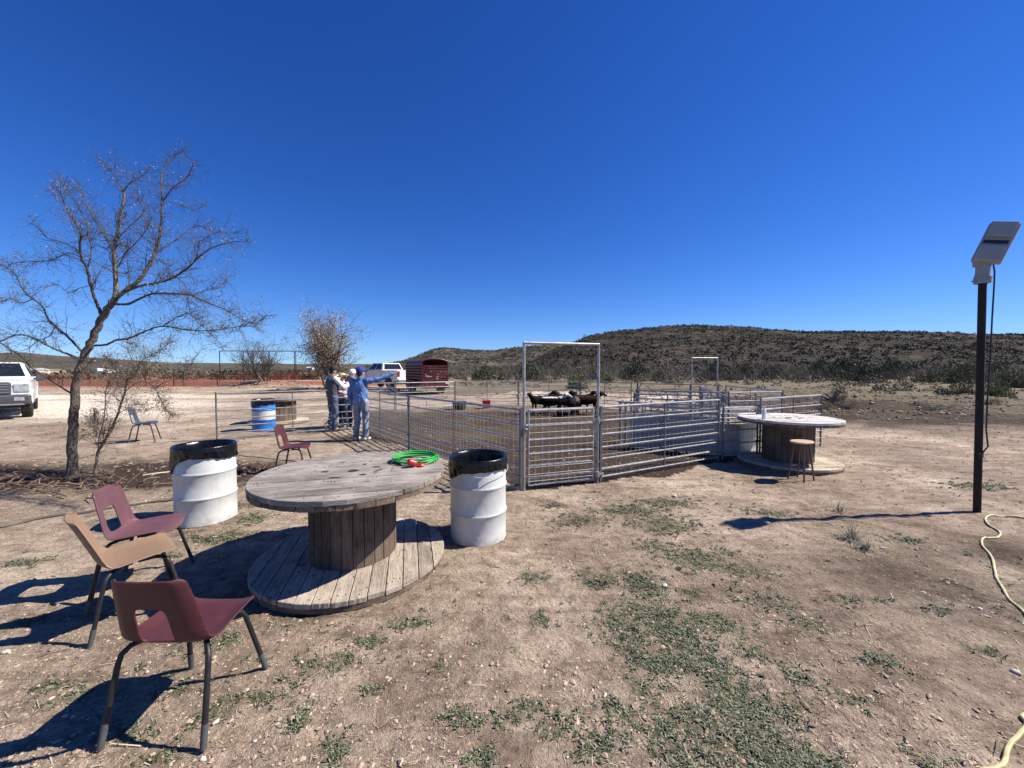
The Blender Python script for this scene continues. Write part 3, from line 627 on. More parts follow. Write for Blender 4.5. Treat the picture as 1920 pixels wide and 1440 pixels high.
# ------------------------------------------------------------------ cable reels
def disc_planks(mb, r, z0, z1, n, ang, gap=.006, jit=.003, seed=1, wob=.004, hole=None):
    rr = random.Random(seed); w = 2*r/n; rot = Matrix.Rotation(ang, 3, 'Z')
    for k in range(n):
        a = -r+k*w+gap/2; b = -r+(k+1)*w-gap/2; dz = rr.uniform(-jit, jit); e = rr.uniform(-wob, wob)
        a2 = max(a, -r+.004); b2 = min(b, r-.004); m = 7; xs = [a2+(b2-a2)*i/m for i in range(m+1)]
        up_ = [(math.sqrt(max(r*r-x*x, 0))+e+rr.uniform(-.002,.002), x) for x in xs]; dn = [(-math.sqrt(max(r*r-x*x, 0))+e+rr.uniform(-.002,.002), x) for x in xs[::-1]]
        mb.prism([(p[0], p[1]) for p in up_+dn][::-1], z0+dz, z1+dz, lambda v: rot@v)
def addto(o, mb, mat):
    me = o.data; old = [tuple(v.co) for v in me.vertices]; of = [tuple(p.vertices) for p in me.polygons]; mi = [p.material_index for p in me.polygons]; k = len(old)
    me.clear_geometry(); me.from_pydata(old+mb.v, [], of+[tuple(i+k for i in f) for f in mb.f]); me.materials.append(mat)
    me.polygons.foreach_set('material_index', mi+[len(me.materials)-1]*len(mb.f)); me.update()
def reel(loc, r, hh, rd, ang_top, ang_base, label, mt, mb_, group='cable reel tables', th=.082, drum_n=26, seed=1, rb=None):
    t = thing('cable_reel_table', label, 'table', loc, 0, group); rb = rb or r
    def flange(name, z0, ang, mat, rr_, up):
        top = MB(); disc_planks(top, rr_, 0, th/2-.001, 11 if up else 13, 0, seed=seed+(3 if up else 9))
        o = top.build(name, mat, t, loc=(0,0,z0+th/2 if True else 0)); o.rotation_euler.z = ang
        if bevel_on:
            m = o.modifiers.new('b', 'BEVEL'); m.width = .003; m.segments = 1; m.limit_method = 'ANGLE'; m.angle_limit = R(50)
        un = MB(); disc_planks(un, rr_-.004, 0, th/2-.002, 12, 0, seed=seed+30, wob=.008)
        u = un.build('cross_planks', M['woodunder'], o, loc=(0,0,-th/2)); u.rotation_euler.z = math.pi/2
        return o
    top = flange('tabletop', hh-th, ang_top, mt, r, True)
    rs = random.Random(seed+77)
    hol = MB(); hol.v = []; top_me = top.data
    for (x, y, a, b) in ((0,0,.05,.035),(.19,.1,.035,.014),(-.24,.02,.03,.018),(.1,-.16,.03,.02),(-.12,-.2,.05,.016),(.07,.23,.018,.012)):
        hol.prism([(x+a*math.cos(q)*rs.uniform(.8,1.2), y+b*math.sin(q)*rs.uniform(.8,1.2)) for q in [k*math.pi/7 for k in range(14)]], .034, th/2+.0035)
    addto(top, hol, M['holeshade'])  # near-black discs on the planks, painted shade in place of cut bolt holes
    nl = MB()
    for k in range(90):
        a = rs.uniform(0, 6.28); q = rs.choice([.42,.43,.9,.91,.93])*r; nl.prism([(q*math.cos(a)+.005*math.cos(u), q*math.sin(a)+.005*math.sin(u)) for u in [0,1.05,2.1,3.14,4.19,5.24]], .03, th/2+.0032)
    addto(top, nl, M['nail'])
    bs_ = flange('base_disc', 0, ang_base, mb_, rb, False)
    nl2 = MB()
    for k in range(120):
        a = rs.uniform(0, 6.28); q = rs.choice([.55,.6,.86,.9,.94])*rb; nl2.prism([(q*math.cos(a)+.006*math.cos(u), q*math.sin(a)+.006*math.sin(u)) for u in [0,1.05,2.1,3.14,4.19,5.24]], .03, th/2+.0034)
    addto(bs_, nl2, M['nail'])
    dr = MB()
    for k in range(drum_n):
        a0 = 2*math.pi*k/drum_n+.008; a1 = 2*math.pi*(k+1)/drum_n-.008; ri = rd-.035; rr_ = rd+rs.uniform(-.004,.004)
        dr.prism([(rr_*math.cos(a0), rr_*math.sin(a0)), (rr_*math.cos(a1), rr_*math.sin(a1)), (ri*math.cos(a1), ri*math.sin(a1)), (ri*math.cos(a0), ri*math.sin(a0))], th+.001, hh-th-.001)
    dr.build('drum', M['stave'], t)
    return t
M['holeshade'] = simple('hole_shade_disc', (.015,.011,.009), .95); M['nail'] = simple('rusty_nail', (.04,.03,.025), .8)
bevel_on = True
reel((-1.43,3.43,-.005), .80, .81, .365, R(14), R(105), 'grey weathered cable reel table in the foreground holding a green hose', M['woodtop'], M['woodbase'], seed=4)
reel((5.05,7.0,-.005), .80, .845, .40, R(-8), R(4), 'bleached cable reel table at the right with a water bottle and stool', M['woodpale'], M['woodpalebase'], seed=9)
reel((-7.55,12.4,-.005), .64, .80, .50, R(0), R(15), 'dark topped cable reel table behind the blue and white drum', M['woodtop'], M['woodpalebase'], seed=15, rb=.86)
# ------------------------------------------------------------------ drums with bin liners
def linermat():
    m, nt, p = newmat('black_bin_liner'); v = coords(nt, (1,1,.5))
    p.inputs['Base Color'].default_value = (.004,.004,.005,1); p.inputs['Roughness'].default_value = .27; p.inputs['Specular IOR Level'].default_value = .4
    n = N(nt, 'ShaderNodeTexNoise'); n.inputs['Scale'].default_value = 16; n.inputs['Detail'].default_value = 5; n.inputs['Distortion'].default_value = 1.4; nt.links.new(v, n.inputs['Vector'])
    bump(nt, p, n.outputs['Fac'], .5, .01); return m
M['liner'] = linermat()
def drum(loc, hh, r, hemfn, label, mats, group='steel drums used as bins', seed=0, handle=False):
    t = thing('steel_drum', label, 'drum', loc, R(seed*40), group)
    def hoop(z): return [(r,z-.022),(r+.004,z-.014),(r+.010,z-.004),(r+.010,z+.004),(r+.004,z+.014),(r,z+.022)]
    prof = [(r-.02,.012),(r-.004,.0),(r+.003,.004),(r+.003,.014),(r,.02)]+hoop(hh*.345)+hoop(hh*.665)+[(r,hh-.03),(r,hh-.016),(r+.004,hh-.006),(r,hh),(r-.006,hh-.004),(r-.008,hh-.03),(r-.008,.03)]
    b = MB(); b.lathe(prof, 72)
    bo = b.build('body', mats[0], t, smooth=True)
    if len(mats) > 1:
        bd = MB(); bd.lathe([(r+.0015,hh*.36),(r+.0018,hh*.5),(r+.0015,hh*.64)], 72); bd.build('painted_band', mats[1], t, smooth=True)
    n = 144; rs = np.random.RandomState(seed+3); ph = rs.uniform(0, 6.28, 12)
    def wr(a, z, s=1): return s*(.006*math.sin(5*a+ph[0]+z*26)*math.sin(3*a+ph[3])+.005*math.sin(13*a+ph[1]-z*33)*math.sin(2*a+ph[9])+.003*math.sin(27*a+ph[2]+z*29))
    l = MB(); levels = 12; prof2 = []
    for k in range(14): prof2.append(('in', k/13))
    prof2.append(('rim', 0)); prof2.append(('rim', 1)); prof2.append(('rim', 2))
    for k in range(levels): prof2.append(('out', (k+1)/levels))
    def fn(i, a, r0, z0):
        kind, q = prof2[i]
        if kind == 'in':
            z = hh-.42+(.415)*q; fold = .022*abs(math.sin(6.5*a+ph[4]))**.7*(1-q*.8)+.010*abs(math.sin(15*a+ph[5]+q*3))*(1-q*.85)
            return r-.014-fold-(.05*(1-q)), z
        if kind == 'rim': return (r-.006, hh+.004) if q == 0 else ((r+.006, hh+.007) if q == 1 else (r+.012, hh-.004))
        hem = hemfn((a+t.rotation_euler.z) % (2*math.pi))+.007*math.sin(7*a+ph[6])*math.sin(3*a+ph[8])+.002*math.sin(19*a+ph[7]); z = hh-.006-q*hem
        return r+.0125+wr(a, z, .4+.9*q)+.004*math.exp(-((q-.35)/.1)**2), z
    l.lathe([(0,0)]*len(prof2), n, fn=fn)
    lo = l.build('bin_liner', M['liner'], t, smooth=2)
    sol = lo.modifiers.new('s', 'SOLIDIFY'); sol.thickness = .0015
    if handle:
        cd = MB(); pts = []
        for k in range(40):
            a = R(-115)+R(150)*k/39-t.rotation_euler.z; z = hh-.115-.05*math.sin(k/39*math.pi)*1+.07*(k/39)**3
            pts.append(((r+.021)*math.cos(a), (r+.021)*math.sin(a), z))
        cd.tube(pts, .0028, 6); cd.build('tie_cord', M['whitepaint'], t, smooth=True)
    return t
def hemR(a):   # a: world angle. camera side is -90deg, left is 180
    d = abs((math.degrees(a)-198+180) % 360-180); return .10+.11*math.exp(-(d/34)**2)
def hemL(a):
    d = abs((math.degrees(a)-222+180) % 360-180); d2 = (math.degrees(a)+20+180) % 360-180
    return .125+.15*math.exp(-(d/26)**2)+.02*math.sin(math.radians(d2*2))
drum((-.35,3.945,-.008), .835, .285, hemR, 'white steel drum with black liner right of the grey reel table', [M['whitepaint']], seed=0, handle=True)
drum((-3.54,4.40,-.008), .86, .29, hemL, 'white steel drum with loose black liner behind the pink and tan chairs', [M['whitepaint']], seed=1)
drum((-7.03,10.85,-.008), .87, .285, lambda a: .13+.06*math.exp(-(abs((math.degrees(a)-240+180) % 360-180)/40)**2), 'blue drum with white band and black liner behind the rail panel', [M['bluepaint'], M['whitepaint']], seed=2)
# ------------------------------------------------------------------ chairs
def chair(loc, yaw, label, mat, s=1.0, lean=0, legmat=None):
    """faces local +y"""
    t = thing('school_chair', label, 'chair', loc, yaw, 'moulded plastic school chairs')
    # centre profile (y,z): from front lip to top of back
    prof = [(.205,.415),(.20,.428),(.18,.437),(.13,.443),(.05,.438),(-.04,.430),(-.11,.428),(-.155,.436),(-.185,.462),(-.20,.505),(-.212,.56),(-.226,.62),(-.242,.69),(-.256,.745),(-.264,.775),(-.272,.787)]
    P_ = np.array(prof); ds = np.r_[0, np.cumsum(np.hypot(*np.diff(P_, axis=0).T))]; ds /= ds[-1]
    nu, nv = 40, 72
    hc, hw, hh_ = .665, .385, .135     # hole centre in v, half sizes (u, v)
    us = np.linspace(-1, 1, nu+1); vs = np.linspace(0, 1, nv+1)
    VV = {}; verts = []; faces = []
    def inside(u, v): return abs(u/hw)**5+abs((v-hc)/hh_)**5 < 1
    keep = np.zeros((nu, nv), bool)
    for i in range(nu):
        for j in range(nv): keep[i, j] = not inside((us[i]+us[i+1])/2, (vs[j]+vs[j+1])/2)
    uvv = [[(us[i], vs[j]) for j in range(nv+1)] for i in range(nu+1)]
    for i in range(nu+1):
        for j in range(nv+1):
            adj = [keep[a, b] for a in (i-1, i) for b in (j-1, j) if 0 <= a < nu and 0 <= b < nv]
            if any(adj) and not all(adj):
                u, v = uvv[i][j]; q = (abs(u/hw)**5+abs((v-hc)/hh_)**5)**.2
                if q > .3: uvv[i][j] = (u/q, hc+(v-hc)/q)
    for i in range(nu+1):
        for j in range(nv+1):
            u, v = uvv[i][j]; y = np.interp(v, ds, P_[:, 0]); z = np.interp(v, ds, P_[:, 1])
            # half width along the profile
            w = np.interp(v, [0,.06,.3,.42,.52,.62,.85,1], [.175,.205,.215,.218,.213,.203,.186,.168])
            e = .035
            if v < e: w *= (1-.22*(1-v/e)**2.2)
            if v > 1-e: w *= (1-.14*((v-1+e)/e)**2.2)
            x = u*w; au = abs(u)
            seat = 1-float(sstep(.30, .60, v))
            edge = max(0, (au-.62)/.38)**2
            z += seat*(edge*.016 - .008*(1-au**2))+ (1-seat)*0
            z -= .022*edge*float(v < .07)*0
            y += (1-seat)*(edge*.026+.014*au**2-.004)
            k_ = max(0, z-.46); y -= lean*k_; z -= .35*lean*k_
            verts.append((x, y, z))
    for i in range(nu):
        for j in range(nv):
            if keep[i, j]:
                a = i*(nv+1)+j; faces.append((a, a+nv+1, a+nv+2, a+1))
    mb = MB(); mb.v = verts; mb.f = faces
    sh = mb.build('seat_shell', mat, t, smooth=2); m = sh.modifiers.new('s', 'SOLIDIFY'); m.thickness = .0075; m.offset = -1
    b2 = sh.modifiers.new('bv', 'BEVEL'); b2.width = .0022; b2.segments = 2; b2.limit_method = 'ANGLE'; b2.angle_limit = R(60)
    lm = legmat or M['blackleg']
    for sx in (-1, 1):
        for fr in (1, -1):
            y0 = .02*fr; top = .415
            if fr > 0: pts = [(sx*.12,.0,top),(sx*.125,.08,top),(sx*.135,.115,top-.006),(sx*.15,.142,top-.025),(sx*.162,.158,top-.06),(sx*.215,.235,.0)]
            else: pts = [(sx*.12,-.03,top),(sx*.15,-.10,top-.002),(sx*.182,-.135,top-.010),(sx*.205,-.158,top-.035),(sx*.212,-.17,top-.075),(sx*.235,-.24,.0)]
            P2 = []
            for a, b in zip(pts, pts[1:]):
                P2.append(a)
            P2.append(pts[-1])
            lg = MB(); lg.tube(P2, .0125, 12); lo = lg.build('leg', lm, t, smooth=True)
            a = Vector(pts[-1]); b = Vector(pts[-2]); d = (b-a).normalized()
            MB().tube([a-d*.004, a+d*.10], [.0142,.0142], 12).build('leg_sleeve', M['glide'], lo, smooth=True)
    MB().bar((-.125,.09,.413), (.125,.09,.413), .02, .012).build('cross_brace', lm, t); MB().bar((-.13,-.10,.411), (.13,-.10,.411), .02, .012).build('cross_brace', lm, t)
    t.scale = (s, s, s); return t
def plastic(name, c, dust=.3):
    m, nt, p = newmat(name); v = coords(nt); n = noise(nt, v, 5, 6, .7, .3); s = noise(nt, coords(nt, (2,14,6)), 5, 5, .7)
    p.inputs['Specular IOR Level'].default_value = .3; lt = tuple(min(1, x*1.2+.02) for x in c)
    k = mix(nt, ramp(nt, n, [(.4, 0.), (.75, dust*1.6)]), c, lt); k = mix(nt, ramp(nt, s, [(.5, 0.), (.72, dust)]), k, tuple(x*.6 for x in c))
    nt.links.new(k, p.inputs['Base Color']); p.inputs['Roughness'].default_value = .5
    bump(nt, p, noise(nt, v, 350, 2), .15, .0008); return m
maroon = plastic('maroon_plastic', (.066,.018,.022), .3); pink = plastic('sun_faded_maroon_plastic', (.112,.05,.06)); tan = plastic('tan_plastic', (.215,.14,.088), .2); bluep = plastic('slate_blue_plastic', (.04,.06,.10))
chair((-1.64,1.925,-.006), R(0), 'maroon plastic chair nearest the camera, seen from behind', maroon)
chair((-2.65,2.66,-.006), R(-40), 'tan plastic chair between two maroon ones beside the grey reel table', tan, lean=.14)
chair((-2.98,3.08,-.006), R(-68), 'sun faded pinkish maroon chair in front of the left white drum', pink)
chair((-8.78,9.15,-.006), R(-62), 'slate blue plastic chair out by the bare tree', bluep)
chair((-3.62,6.35,-.006), R(-80), 'maroon plastic chair half hidden behind the grey reel table', maroon)
# ------------------------------------------------------------------ stool, bottle, hoses
M['stoolleg'] = simple('stool_leg_wood', (.13,.07,.045), .5)
st = thing('bar_stool', 'wooden bar stool with thin dark legs in front of the bleached reel table', 'stool', (4.50,5.93,-.008), R(25))
sm_ = MB(); sm_.lathe([(0,.0),(.15,.0),(.165,.006),(.168,.018),(.16,.028),(.12,.030),(0,.026)], 40, c=(0,0,.585))
so = sm_.build('seat', simple('blond_seat_wood', (.52,.38,.25), .5, 0, .3, 3, scale=(1,8,1)), st, smooth=True); so.scale = (1.15,.85,1)
for k in range(4):
    a = R(45+90*k); MB().tube([(.10*math.cos(a),.09*math.sin(a),.587),(.185*math.cos(a),.165*math.sin(a),0)], [.015,.0115], 10).build('leg', M['stoolleg'], st, smooth=True)
rg = MB()
for k in range(4):
    z = .21+.05*(k % 2); f = .10+(.185-.10)*(1-z/.587); f2 = .09+(.165-.09)*(1-z/.587)
    a, b = R(45+90*k), R(135+90*k); rg.tube([(f*math.cos(a),f2*math.sin(a),z),(f*math.cos(b),f2*math.sin(b),z)], .007, 8)
rg.build('foot_rung', M['rust'], st, smooth=True)
bm, bnt, bp = newmat('clear_plastic'); bp.inputs['Base Color'].default_value = (.9,.92,.92,1); bp.inputs['Roughness'].default_value = .08; bp.inputs['Transmission Weight'].default_value = .2; bp.inputs['IOR'].default_value = 1.3
bt = thing('water_bottle', 'clear plastic water bottle standing on the bleached reel table', 'bottle', (4.42,6.72,.842))
MB().lathe([(.0,.002),(.028,.0),(.033,.008),(.032,.04),(.0335,.06),(.0315,.09),(.033,.12),(.031,.145),(.018,.178),(.0135,.19),(.0135,.2)], 28).build('bottle_body', bm, bt, smooth=True)
MB().lathe([(0,.197),(.0155,.197),(.0155,.213),(0,.213)], 20).build('cap', M['whitepaint'], bt, smooth=True)
wt = MB().lathe([(0,.006),(.027,.006),(.029,.14),(0,.14)], 24).build('label_band', simple('pale_label', (.75,.82,.85), .5), bt, smooth=True)
hc_ = thing('hose_coil', 'bright green hose coiled on the grey reel table', 'hose', (-.955,3.79,.8125))
gm_ = simple('green_hose', (.03,.42,.06), .35, 0, .2, 4)
pts = []; rs = random.Random(3)
for k in range(330):
    a = k*.14; lay = int(a/6.283); rr = .165+.018*math.sin(lay*2.1)+.012*math.sin(a*.83+lay)+.008*lay*.4; ox = .016*math.sin(lay*1.7); oy = .014*math.cos(lay*2.3)
    pts.append((rr*1.12*math.cos(a)+ox, rr*math.sin(a)+oy, .008+.0058*lay+.004*math.sin(a*2.1)))
MB().tube(pts, .0062, 8).build('hose', gm_, hc_, smooth=True)
MB().tube([(-.235,-.06,.006),(-.19,-.1,.006),(-.11,-.15,.006)], .008, 8).build('dark_end', M['black_plastic'], hc_, smooth=True)
MB().tube([(-.02,-.03,.02),(.05,-.07,.03),(.09,-.12,.035)], .012, 10).build('clear_fitting', bm, hc_, smooth=True)
rd_ = MB(); rd_.lathe([(.0,.0),(.034,.0),(.037,.012),(.03,.03),(.034,.05),(.022,.075),(.01,.08),(0,.08)], 20)
ro_ = rd_.build('red_nozzle', simple('red_plastic', (.55,.02,.02), .35), hc_, smooth=True); ro_.location = (.045,-.215,.02); ro_.rotation_euler = (R(62), R(18), R(-62))
rd2 = MB().lathe([(.0,.0),(.03,.0),(.04,.014),(.018,.05),(0,.05)], 16).build('red_nozzle_tip', simple('red_plastic_dark', (.45,.015,.015), .4), ro_, smooth=True); rd2.location = (.02,.02,-.035); rd2.rotation_euler = (R(40), R(160), 0)
def groundhose(name, pxs, r, mat, label, cat, z=0, n=8, world_pts=None):
    ps = [G(*p) for p in pxs] if pxs else [Vector((*p, 0)) for p in world_pts]; out = []
    for i in range(len(ps)-1):
        p0 = ps[max(i-1, 0)]; p1 = ps[i]; p2 = ps[i+1]; p3 = ps[min(i+2, len(ps)-1)]
        for k in range(12):
            t = k/12; q = .5*((2*p1)+(p2-p0)*t+(2*p0-5*p1+4*p2-p3)*t*t+(3*p1-p0-3*p2+p3)*t**3); q.z = hz(q.x, q.y)+r*.75; out.append(q)
    # smooth heights
    zs = [p.z for p in out]
    for i in range(len(out)): out[i].z = max(zs[max(0, i-1):i+2])
    o = MB().tube(out, r, n).build(name, mat, None, smooth=True); return tag(o, label, cat)
yel = simple('yellow_hose', (.50,.455,.23), .5, 0, .25, 5)
wp = [G(1960,985), G(1925,972), G(1880,966), G(1850,969), G(1852,982), G(1874,995), G(1872,1006), G(1845,1009), G(1842,1022), G(1860,1045), G(1866,1070), G(1870,1085), G(1892,1120), G(1918,1144), G(1960,1185)]
ws = [(p.x, p.y) for p in wp]+[(4.0,2.45),(3.8,2.0),(3.2,1.85),(2.62,1.87),(G(1925,1357).x,G(1925,1357).y),(G(1893,1395).x,G(1893,1395).y),(G(1878,1436).x,G(1878,1436).y),(1.95,1.55),(1.9,1.42)]
groundhose('garden_hose', None, .0092, yel, 'pale yellow garden hose winding over the dirt beside the pole', 'hose', world_pts=ws)
groundhose('water_pipe', [(-60,1004),(0,990),(80,972),(160,960),(240,947),(320,937),(390,929),(455,910),(520,902)], .016, simple('dull_black_pipe', (.10,.085,.07), .7), 'dark hose lying behind the pink chair and the left drum', 'hose')
groundhose('thin_cord', [(435,853),(470,857),(530,862),(580,868)], .010, simple('tan_cord', (.40,.34,.25), .7), 'thin tan cord on the dirt beside the half hidden maroon chair', 'cord')
groundhose('bleached_stick', [(268,893),(290,890),(322,885)], .012, simple('bleached_stick', (.55,.50,.42), .8), 'pale straight stick on the dark soil left of the drum', 'stick', n=6)
# ------------------------------------------------------------------ light pole
lp = thing('light_pole', 'dark steel pole with a white box floodlight on top at the right edge', 'light pole', (5.64,4.60,0))
top = Vector((-.065,.0,2.79))
MB().tube([(0,0,-.05),top], .035, 20).build('pole', M['rust'], lp, smooth=True)
wg = simple('lamp_housing', (.30,.30,.30), .55, 0, .12, 6)
bk = MB(); bk.lathe([(.052,-.06),(.072,-.055),(.075,-.0),(.07,.02),(.062,.05),(.06,.12),(.066,.17),(.06,.22),(.04,.24),(0,.24)], 28, c=tuple(top)); 
bk.tube([top+Vector((-.13,0,-.035)), top+Vector((.12,0,-.035))], .008, 8); bk.tube([top+Vector((0,-.09,.0)), top+Vector((0,.09,.0))], .009, 8)
bk.box(top+Vector((-.07,0,.17)), (.04,.07,.06)); bk.build('bracket', wg, lp, smooth=True)
hd_c = D(1866,457,4.53)-lp.location
# box head: long axis leaning; basis from photo
ax = Vector((.27,-.15,.9)).normalized(); sd = Vector((.62,-.77,-.16)); sd = (sd-ax*sd.dot(ax)).normalized(); nn = ax.cross(sd)
Mh = Matrix((sd, nn, ax)).transposed()
hd = MB(); Lh, Wh, Th = .45, .24, .10
hd.box(hd_c, (Wh, Th, Lh), M=Mh)
ho = hd.build('lamp_head', wg, lp, bevel=.018)
lip = MB(); lip.box(hd_c+Mh@Vector((0,-Th/2-.02,.14)), (Wh*.86,.045,Lh*.38), M=Mh); lip.box(hd_c+Mh@Vector((0,-Th/2-.02,-.13)), (Wh*.86,.045,Lh*.40), M=Mh); lip.build('cover_plate', wg, ho, bevel=.01)
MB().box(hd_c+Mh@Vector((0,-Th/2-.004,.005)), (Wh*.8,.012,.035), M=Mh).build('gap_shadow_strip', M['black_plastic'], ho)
MB().box(hd_c+Mh@Vector((0,Th/2+.004,0)), (Wh*.88,.01,Lh*.9), M=Mh).build('lens', M['glass'], ho)
cb = MB(); cb.tube([top+Vector((.085,-.02,.20)), top+Vector((.10,-.03,.08)), top+Vector((.09,-.04,-.08)), top+Vector((.085,-.04,-.5)), Vector((.01,-.05,1.9)), Vector((.0,-.05,1.4)), Vector((.0,-.05,1.0)), Vector((.02,-.06,.8)), Vector((-.03,-.06,.74)), Vector((-.055,-.06,.70))], .008, 8)
cb.box((-.06,-.06,.69), (.03,.03,.05)); cb.build('cable', M['black_plastic'], lp, smooth=True)
# ------------------------------------------------------------------ tubs
tb = thing('rubber_tub', 'low black rubber feed tub on the pen floor', 'tub', (-2.25,16.4,0))
MB().lathe([(.0,.02),(.23,.02),(.25,.0),(.28,.18),(.31,.32),(.325,.325),(.325,.34),(.30,.34),(.27,.18),(.24,.04),(0,.04)], 32).build('tub_body', M['rubber'], tb, smooth=True)
hh2 = MB(); hh2.tube([(-.1,-.32,.27),(-.1,-.36,.22),(.1,-.36,.22),(.1,-.32,.27)], .014, 6); hh2.build('handle', M['rubber'], tb, smooth=True)
rb_ = thing('plastic_bucket', 'bright red square bucket on the far side of the pen', 'bucket', (-1.12,16.9,.02))
redp = simple('bright_red_plastic', (.80,.035,.06), .4); q = MB()
def frus(mb, w0, w1, z0, z1):
    b = len(mb.v); 
    for w, z in ((w0,z0),(w1,z1)):
        for x, y in ((-1,-1),(1,-1),(1,1),(-1,1)): mb.v.append((x*w, y*w, z))
    for f in ((0,3,2,1),(0,1,5,4),(1,2,6,5),(2,3,7,6),(3,0,4,7)): mb.f.append(tuple(b+i for i in f))
frus(q, .15, .18, 0, .3); bo_ = q.build('bucket_body', redp, rb_); bo_.modifiers.new('s', 'SOLIDIFY').thickness = .008
q = MB(); q.tube([(-.19,0,.29),(-.15,0,.36),(0,0,.40),(.15,0,.36),(.19,0,.29)], .008, 8); q.build('handle', M['whitepaint'], rb_, smooth=True)
q = MB()
for x, y, sx, sy in ((0,-.185,.38,.02),(0,.185,.38,.02),(-.185,0,.02,.36),(.185,0,.02,.36)): q.box((x,y,.30), (sx,sy,.02))
q.build('rim', redp, rb_)
# dry tussocks, three individuals
tgm = leafmat('grey_tussock_blades', [(.30,.29,.22), (.20,.20,.14), (.42,.38,.28), (.14,.15,.10)], .8)
for px, py, hgt, lab, n in ((1572,958,.21,'spiky dry grass tuft crossed by the pole shadow',70), (1598,1008,.24,'spiky dry grass tuft just in front of the pole shadow',90), (1622,1026,.13,'smallest spiky dry grass tuft, nearest the camera beside the hose',110)):
    p = G(px, py); P = np.zeros((n,3)); P[:, 0] = rng.normal(size=n)*.03; P[:, 1] = rng.normal(size=n)*.03
    Vt, Ft = blades(P, hgt*U(.5,1.15,n), U(.004,.009,n), U(0,6.283,n), U(.35,1.5,n), .25, 3)
    o = npmesh('dry_grass_tuft', Vt, Ft, tgm); o.location = (p.x, p.y, hz(p.x,p.y)); tag(o, lab, 'grass tuft', 'spiky dry grass tufts')
# a few larger stones seen close
sto = [(12,1222,.028,'pale egg shaped stone at the left edge below the chair shadows'),(405,1349,.020,'pale stone beside the right rear leg of the near chair'),(380,1418,.020,'pale stone right at the foot of the near chair'),(1247,1098,.03,'white stone above the green weeds'),(1905,1258,.028,'white jagged stone at the right edge'),(477,1382,.013,'small white stone between the near chair and the weeds'),(1265,928,.045,'stone lying in front of the pen gate corner'),(1655,1025,.03,'brown stone beside the dry grass tufts'),(1838,1140,.02,'small pale stone near the yellow hose')]
stm = simple('pale_limestone', (.62,.56,.48), .9, 0, .3, 20, .4, 60)
for k, (px, py, s_, lab) in enumerate(sto):
    p = G(px, py); m_ = MB(); m_.ball((0,0,0), (s_*1.25, s_*.85, s_*.6), 12, 8)
    m_.v = [tuple(Vector(v)*(1+.22*math.sin(v[0]/s_*3+k)*math.cos(v[1]/s_*4+k*2)+.08*random.random())) for v in m_.v]
    o = m_.build('stone', stm, None, smooth=True); o.location = (p.x, p.y, hz(p.x,p.y)+s_*.3); o.rotation_euler.z = k*1.3; o.scale = (.62,.62,.62); tag(o, lab, 'stone', 'loose pale stones')
# ------------------------------------------------------------------ trees
def smooth_path(P, m=5):
    out = []
    for i in range(len(P)-1):
        p0 = P[max(i-1,0)]; p1 = P[i]; p2 = P[i+1]; p3 = P[min(i+2,len(P)-1)]
        for k in range(m):
            t = k/m; out.append(.5*((2*p1)+(p2-p0)*t+(2*p0-5*p1+4*p2-p3)*t*t+(3*p1-p0-3*p2+p3)*t**3))
    out.append(P[-1].copy()); return out
def rvec(r): 
    v = Vector((r.gauss(0,1), r.gauss(0,1), r.gauss(0,1))); return v.normalized()
def sprout(mb, leaves, p, d, L, r, lev, rr, up=.15, curl=.35, side=1.0, leafp=.5, n=4):
    k = 4 if lev > 0 else 3; pts = [p.copy()]; dirs = [d.copy()]; q = p.copy(); dd = d.copy()
    for i in range(k):
        dd = (dd+rvec(rr)*curl+Vector((0,0,up))).normalized(); q = q+dd*(L/k); pts.append(q.copy()); dirs.append(dd.copy())
    rs_ = [r*(1-.75*i/k) for i in range(k+1)]
    mb.tube(pts, rs_, 5 if lev >= 2 else 3, cap=False)
    if lev <= 1:
        for i in range(1, k+1):
            if rr.random() < leafp: leaves.append((pts[i]+rvec(rr)*.02, rr.random()))
    if lev > 0:
        for c in range(n):
            i = rr.randint(1, k); f = rr.random()*.9; pp = pts[i-1].lerp(pts[i], f)
            ax = rvec(rr); nd = (dirs[i]*.75+ax*side*.9).normalized()
            sprout(mb, leaves, pp, nd, L*rr.uniform(.38,.7), r*.5, lev-1, rr, up, curl, side, leafp, n)
def leafquads(leaves, size, name, mat, parent, cluster=1, spread=.03, seed=1, aspect=.5):
    r = np.random.RandomState(seed); P = np.array([tuple(l[0]) for l in leaves]); P = np.repeat(P, cluster, 0); n = len(P)
    P = P+r.normal(size=(n,3))*spread
    a = r.normal(size=(n,3)); a /= np.linalg.norm(a,axis=1)[:,None]; b = np.cross(a, r.normal(size=(n,3))); b /= np.linalg.norm(b,axis=1)[:,None]
    s = (size*r.uniform(.5,1.3,n))[:,None]
    V = np.stack([P-a*s, P+b*s*aspect, P+a*s, P-b*s*aspect],1).reshape(-1,3); Fq = (np.arange(n)*4)[:,None]+np.arange(4)[None]
    o = npmesh(name, V, Fq, mat, parent); return o
dryleaf = leafmat('dry_seed_leaves', [(.24,.18,.12), (.16,.11,.07), (.34,.28,.20), (.10,.07,.045)], .8)
